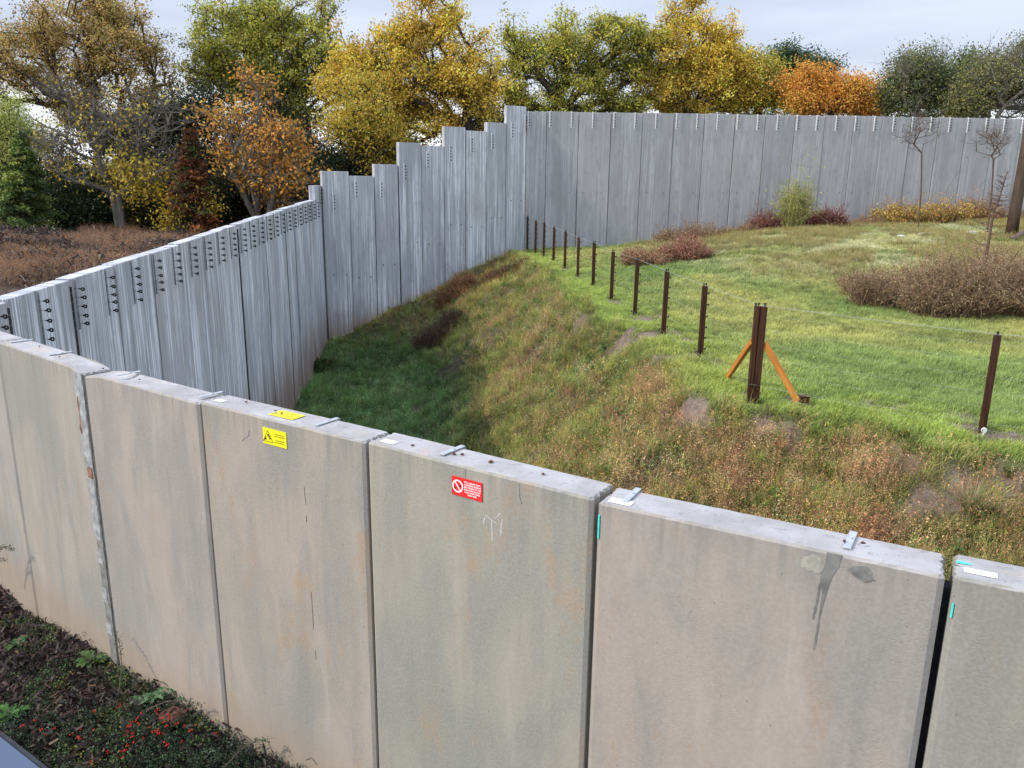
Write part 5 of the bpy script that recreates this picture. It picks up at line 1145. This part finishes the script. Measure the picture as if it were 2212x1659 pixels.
# ------------------------------------------------------------ planting bed in the bottom-left corner
def bed_in(x, y): return inside(x+.02, y+.05, poly_out)
CHIP = []
for s in range(3):
    gg = np.random.default_rng(400+s); V = []; Q = []
    for i in range(14):
        p = gg.normal(size=3)*np.array([.05, .05, .006]); a = gg.uniform(0, 6.28); l_ = gg.uniform(.012, .035); w_ = gg.uniform(.004, .010); ax = np.array([math.cos(a), math.sin(a), gg.normal()*.3])*l_; sd_ = np.array([-math.sin(a), math.cos(a), gg.normal()*.3])*w_
        b2 = len(V); V += [p-ax-sd_, p+ax-sd_, p+ax+sd_, p-ax+sd_]; Q.append((b2, b2+1, b2+2, b2+3))
    me = mesh_np('chip', np.array(V), np.array(Q), gg.uniform(.5, 1.5, (14, 1)).repeat(4, 0)*np.ones((1, 3))); me.materials.append(M_BLADE); CHIP.append(bpy.data.objects.new('chip', me))
x = g.uniform(-30, -6.8, 30000); y = g.uniform(13, 36, 30000); k = outside(x, y) & (x < LX(np.clip(y, 0, 33))-1.1) & (y < 32.5) & (np.abs(x/y) < .8) & (fbm(x, y, .5, 4, 66) > .48); x, y = x[k], y[k]
scatter('brushwood_litter', 'dark brushwood and clods strewn over the rough field', np.stack([x, y, fz(x, y)+.03], 1), g.uniform(1.0, 2.6, len(x)), tintmix([(.09, .065, .055), (.17, .13, .10), (.30, .27, .23), (.05, .04, .035)], [4, 3, .7, 4], len(x), g), CHIP, 15, .8)
x = g.uniform(-6.5, .5, 26000); y = g.uniform(2.2, 8.6, 26000); k = bed_in(x, y); x, y = x[k], y[k]
scatter('mulch_chips', 'dark bark chips and dead leaf litter on the bed', np.stack([x, y, bedz(x, y)+.012], 1), g.uniform(.6, 1.4, len(x)), tintmix([(.05, .032, .027), (.09, .06, .048), (.022, .017, .016), (.22, .14, .09)], [4, 3, 4, .35], len(x), g, .3), CHIP, 11, .4)
def sprig(seed, n, ln, lsize):
    gg = np.random.default_rng(seed); V = []; Q = []; Cc = []
    for i in range(n):
        a = gg.uniform(0, 6.28); el = gg.uniform(.1, .7); p = np.zeros(3); dr = np.array([math.cos(a)*math.cos(el), math.sin(a)*math.cos(el), math.sin(el)])
        P = []
        for s_ in range(9):
            p = p+dr*ln/9; dr = dr+gg.normal(size=3)*.12; dr /= np.linalg.norm(dr); P += [p+gg.normal(size=3)*.006 for _ in range(4)]
        v, q = leaves_np(np.array(P), lsize, gg, up=1.6, aspect=.65); b2 = len(V); V += list(v); Q += [tuple(r_+b2) for r_ in q]; Cc += list(np.repeat(gg.uniform(.6, 1.5, (len(P), 1)), 4, 0)*np.ones((1, 3)))
    me = mesh_np('sprig', np.array(V), np.array(Q), np.array(Cc)); me.materials.append(M_BLADE); return bpy.data.objects.new('sprig', me)
SPR = [sprig(500+i, 5, .16, .013) for i in range(4)]
def cot_d(x, y):   # distance-to-front: cotoneaster covers the lower right of the bed
    px = 1106+x/np.maximum(y, .1)*F*.98; return np.clip((y < 5.35)*1.*(fbm(x, y, 1.5, 3, 95)-.36)*6, 0, 1)
x = g.uniform(-5.0, .3, 26000); y = g.uniform(2.2, 6.2, 26000); k = bed_in(x, y) & (g.random(len(x)) < cot_d(x, y)*.34); x, y = x[k], y[k]
scatter('cotoneaster', 'low dark green creeping shrub with tiny leaves covering the bed', np.stack([x, y, bedz(x, y)+.02], 1), g.uniform(.6, 1.3, len(x)), tintmix([(.035, .055, .03), (.06, .085, .045), (.02, .03, .018), (.14, .17, .12)], [4, 3, 3, .8], len(x), g, .25), SPR, 12, .3)
cot = (x, y)
x = g.uniform(-6.5, -2.2, 5000); y = g.uniform(4.4, 8, 5000); k = bed_in(x, y) & (fbm(x, y, 1.1, 3, 97) > .46); x, y = x[k], y[k]
WEB = [blade_tuft('tuft', 10, .10, .05, .004, s, .9, leafy=22, leafsize=.022) for s in (20, 21)]
scatter('bed_weeds', 'small green and yellowing weeds growing through the mulch', np.stack([x, y, bedz(x, y)+.01], 1), g.uniform(.5, 1.2, len(x)), tintmix([(.09, .16, .05), (.16, .24, .09), (.25, .25, .05), (.05, .09, .03)], [3, 2, .8, 3], len(x), g), WEB, 13, .4)
# red berries
BER = []
for s in range(2):
    gg = random.Random(s); mb = MB()
    for i in range(4):
        c_ = Vector((gg.uniform(-.016, .016), gg.uniform(-.016, .016), gg.uniform(0, .012))); n_ = 6; V = [c_+Vector((0, 0, .0055))]
        for th in (1.05, 2.1): V += [c_+Vector((math.sin(th)*math.cos(k_*1.047+th), math.sin(th)*math.sin(k_*1.047+th), math.cos(th)))*.0055 for k_ in range(6)]
        V += [c_-Vector((0, 0, .0055))]; mb.add(V, [(0, 1+k_, 1+(k_+1) % 6) for k_ in range(6)]+[(1+k_, 7+k_, 7+(k_+1) % 6, 1+(k_+1) % 6) for k_ in range(6)]+[(13, 7+(k_+1) % 6, 7+k_) for k_ in range(6)])
    me = mb.mesh('berry', True); me.materials.append(plain('red_berry', (.62, .035, .02), .3, 0, .2)); BER.append(bpy.data.objects.new('berry', me))
bc = [on_ground(px, py, 2., 9., lambda a_, b_: float(bedz(a_, b_))) for px, py in [(352, 1575), (358, 1582), (300, 1590), (425, 1545), (432, 1552), (440, 1572), (455, 1575), (470, 1580), (330, 1600), (345, 1595), (230, 1565), (260, 1625), (275, 1610), (290, 1640), (70, 1600), (95, 1605), (405, 1600), (180, 1615), (310, 1565), (395, 1625), (220, 1650)]]
P = np.concatenate([np.array(c_)+g.normal(size=(4, 3))*np.array([.06, .07, .012])+np.array([0, 0, .10]) for c_ in bc]); P = P[bed_in(P[:, 0], P[:, 1])]; P[:, 2] = bedz(P[:, 0], P[:, 1])+g.uniform(.06, .14, len(P))
scatter('red_berries', 'clusters of red berries on the creeping shrub', P, g.uniform(.7, 1.2, len(P)), np.ones((len(P), 3)), BER, 14, .5)
# leafy rosettes
def rosette(label, px, py, r, cols, seed, n=16):
    c_ = on_ground(px, py, 2., 9., lambda a_, b_: float(bedz(a_, b_))); gg = np.random.default_rng(seed); V = []; Q = []; Cc = []
    for i in range(n):
        a = i*2.4+gg.normal()*.2; l_ = r*gg.uniform(.6, 1.1); rise = gg.uniform(.2, .9); base = len(V); w_ = l_*.22
        for s_ in range(7):
            t_ = s_/6; q = np.array([math.cos(a)*l_*t_, math.sin(a)*l_*t_, l_*rise*(t_-.75*t_*t_)+.01]); sd_ = np.array([-math.sin(a), math.cos(a), 0]); ww = w_*math.sin(math.pi*min(1, .12+t_*.88))*(1.25 if s_ % 2 else .7)
            V += [q-sd_*ww+np.array([0, 0, ww*.4]), q, q+sd_*ww+np.array([0, 0, ww*.4])]
            Cc += [np.array(cols[i % len(cols)])*gg.uniform(.8, 1.2)]*3
        for s_ in range(6):
            for k_ in (0, 1): Q.append((base+3*s_+k_, base+3*s_+k_+1, base+3*s_+k_+4, base+3*s_+k_+3))
    o = link('weed_rosette', mesh_np('weed_rosette', np.array(V), np.array(Q), np.array(Cc), smooth=True), None, M_LEAF, loc=(c_[0], c_[1], c_[2]+.05)); tag(o, label, 'plant')
rosette('small pale rosette weed at the left of three in the mulch', 300, 1528, 0.09, [(.14, .26, .12), (.20, .32, .17)], 1, 12)
rosette('middle rosette weed of three in the mulch', 335, 1522, 0.117, [(.12, .25, .10), (.18, .30, .15)], 2)
rosette('largest ragged rosette weed, nearest the wall', 405, 1505, 0.153, [(.12, .23, .11), (.17, .28, .15)], 3, 20)
rosette('green leafy weed at the upper left of the bed beside the wall', 40, 1405, 0.126, [(.11, .19, .06), (.08, .15, .05)], 4)
rosette('green leafy weed in the middle of the bed by the repaired joint', 200, 1440, 0.144, [(.09, .15, .05), (.12, .19, .06)], 5, 18)
rosette('green leafy weed at the left edge of the bed', 25, 1560, 0.135, [(.07, .18, .04), (.10, .22, .05)], 6)
c_ = on_ground(375, 1560, 2., 9., lambda a_, b_: float(bedz(a_, b_)))
stone('reddish-brown lump of soil among the rosette weeds', (c_[0], c_[1], c_[2]+.03), .13, (.13, .062, .048), seed=9, name='soil_clod', flat=.6)
# arching cotoneaster branches against the wall
def branch(label, pts, seed, name='creeping_branch'):
    gg = np.random.default_rng(seed); P = [np.array(p) for p in pts]; Q_ = []
    for i in range(len(P)-1):
        for k_ in range(5): Q_.append(P[i]*(1-k_/5)+P[i+1]*(k_/5))
    Q_.append(P[-1]); t = tag(empty(name, tuple(P[0])), label, 'shrub')
    link('stem', MB().tube([Vector(q-P[0]) for q in Q_], [.005*(1-.7*i/len(Q_)) for i in range(len(Q_))], 5).mesh('stem', True), t, M_BARKB)
    L_ = np.repeat(np.array(Q_)-P[0], 14, 0)+gg.normal(size=(len(Q_)*14, 3))*.014; v, q = leaves_np(L_, .013, gg, up=1.2, aspect=.65)
    link('foliage', mesh_np('foliage', v, q, np.repeat(pal([(.05, .08, .04), (.10, .14, .08)], [1, 1], len(L_), gg, .25), 4, 0)), t, M_LEAF)
def wp(seg, x, y, z): a, ang, ln = seg_frame(NEARV[seg], NEARV[seg+1]); q = Matrix.Translation(a) @ Matrix.Rotation(ang, 4, 'Z') @ Vector((x, y, z)); return (q.x, q.y, q.z)
branch('arching leafy branch standing away from the wall right of the repaired joint', [wp(3, .55, -.30, .05), wp(3, .45, -.20, .20), wp(3, .34, -.14, .32), wp(3, .22, -.10, .38)], 1)
branch('leafy branch tip reaching right along the wall foot', [wp(3, .9, -.28, .05), wp(3, 1.05, -.20, .14), wp(3, 1.2, -.14, .18), wp(3, 1.33, -.1, .17)], 2)
branch('short leafy branch at the wall foot below the yellow sign', [wp(4, .35, -.30, .0), wp(4, .42, -.2, .12), wp(4, .52, -.14, .2), wp(4, .6, -.1, .19)], 3)
branch('small leafy twig poking in at the left edge by the wall joint', [wp(1, 1.25, -.25, .35), wp(1, 1.40, -.2, .50), wp(1, 1.52, -.16, .56), wp(2, .03, -.14, .55)], 4)
branch('second small leafy twig below it at the left edge', [wp(1, 1.15, -.25, .2), wp(1, 1.32, -.2, .36), wp(1, 1.48, -.17, .40)], 5)

# ------------------------------------------------------------ handrail at the bottom-left corner
def rail_mat():
    m = NT('blue_grey_powder_coat'); return m.done((.085, .115, .18), .55)
hr = tag(empty('handrail', (0, 0, 0)), 'blue-grey metal handrail with a dark edge in the bottom-left corner', 'handrail')
rp0 = ray(0, 1572); rp0 = rp0*(-.5/rp0[2]); rp1 = ray(112, 1659); rp1 = rp1*(-.5/rp1[2]); dv = rp1-rp0; dv /= np.linalg.norm(dv)
A_ = Vector(rp0-dv*.6); B_ = Vector(rp1+dv*.8); A_.z = B_.z = EYE-.5; e = B_-A_; out_ = Vector((e.y, -e.x, 0)).normalized()
if out_.dot(Vector((0, 1, 0))) > 0: out_ = -out_
def bar(a, b, w0, w1, z0, z1):
    d_ = (b-a); V = []
    for p in (a, b):
        for (o_, z_) in ((w0, z0), (w1, z0), (w1, z1), (w0, z1)): V.append(p+out_*o_+Vector((0, 0, z_)))
    return MB().add(V, [(0, 1, 2, 3), (7, 6, 5, 4), (0, 4, 5, 1), (1, 5, 6, 2), (2, 6, 7, 3), (3, 7, 4, 0)])
mb = bar(A_, B_, .006, .075, -.045, 0)
link('rail', mb.mesh('rail'), hr, rail_mat())
link('trim', bar(A_, B_, 0, .006, -.045, -.003).mesh('trim'), hr, plain('dark_trim', (.03, .033, .04), .6))
for s_ in (.25, 1.15): 
    p = A_+e.normalized()*s_; link('post', MB().box(p.x+out_.x*.04-.02, p.x+out_.x*.04+.02, p.y+out_.y*.04-.02, p.y+out_.y*.04+.02, 2.45, p.z-.045).mesh('post'), hr, plain('dark_post', (.05, .06, .08), .5))
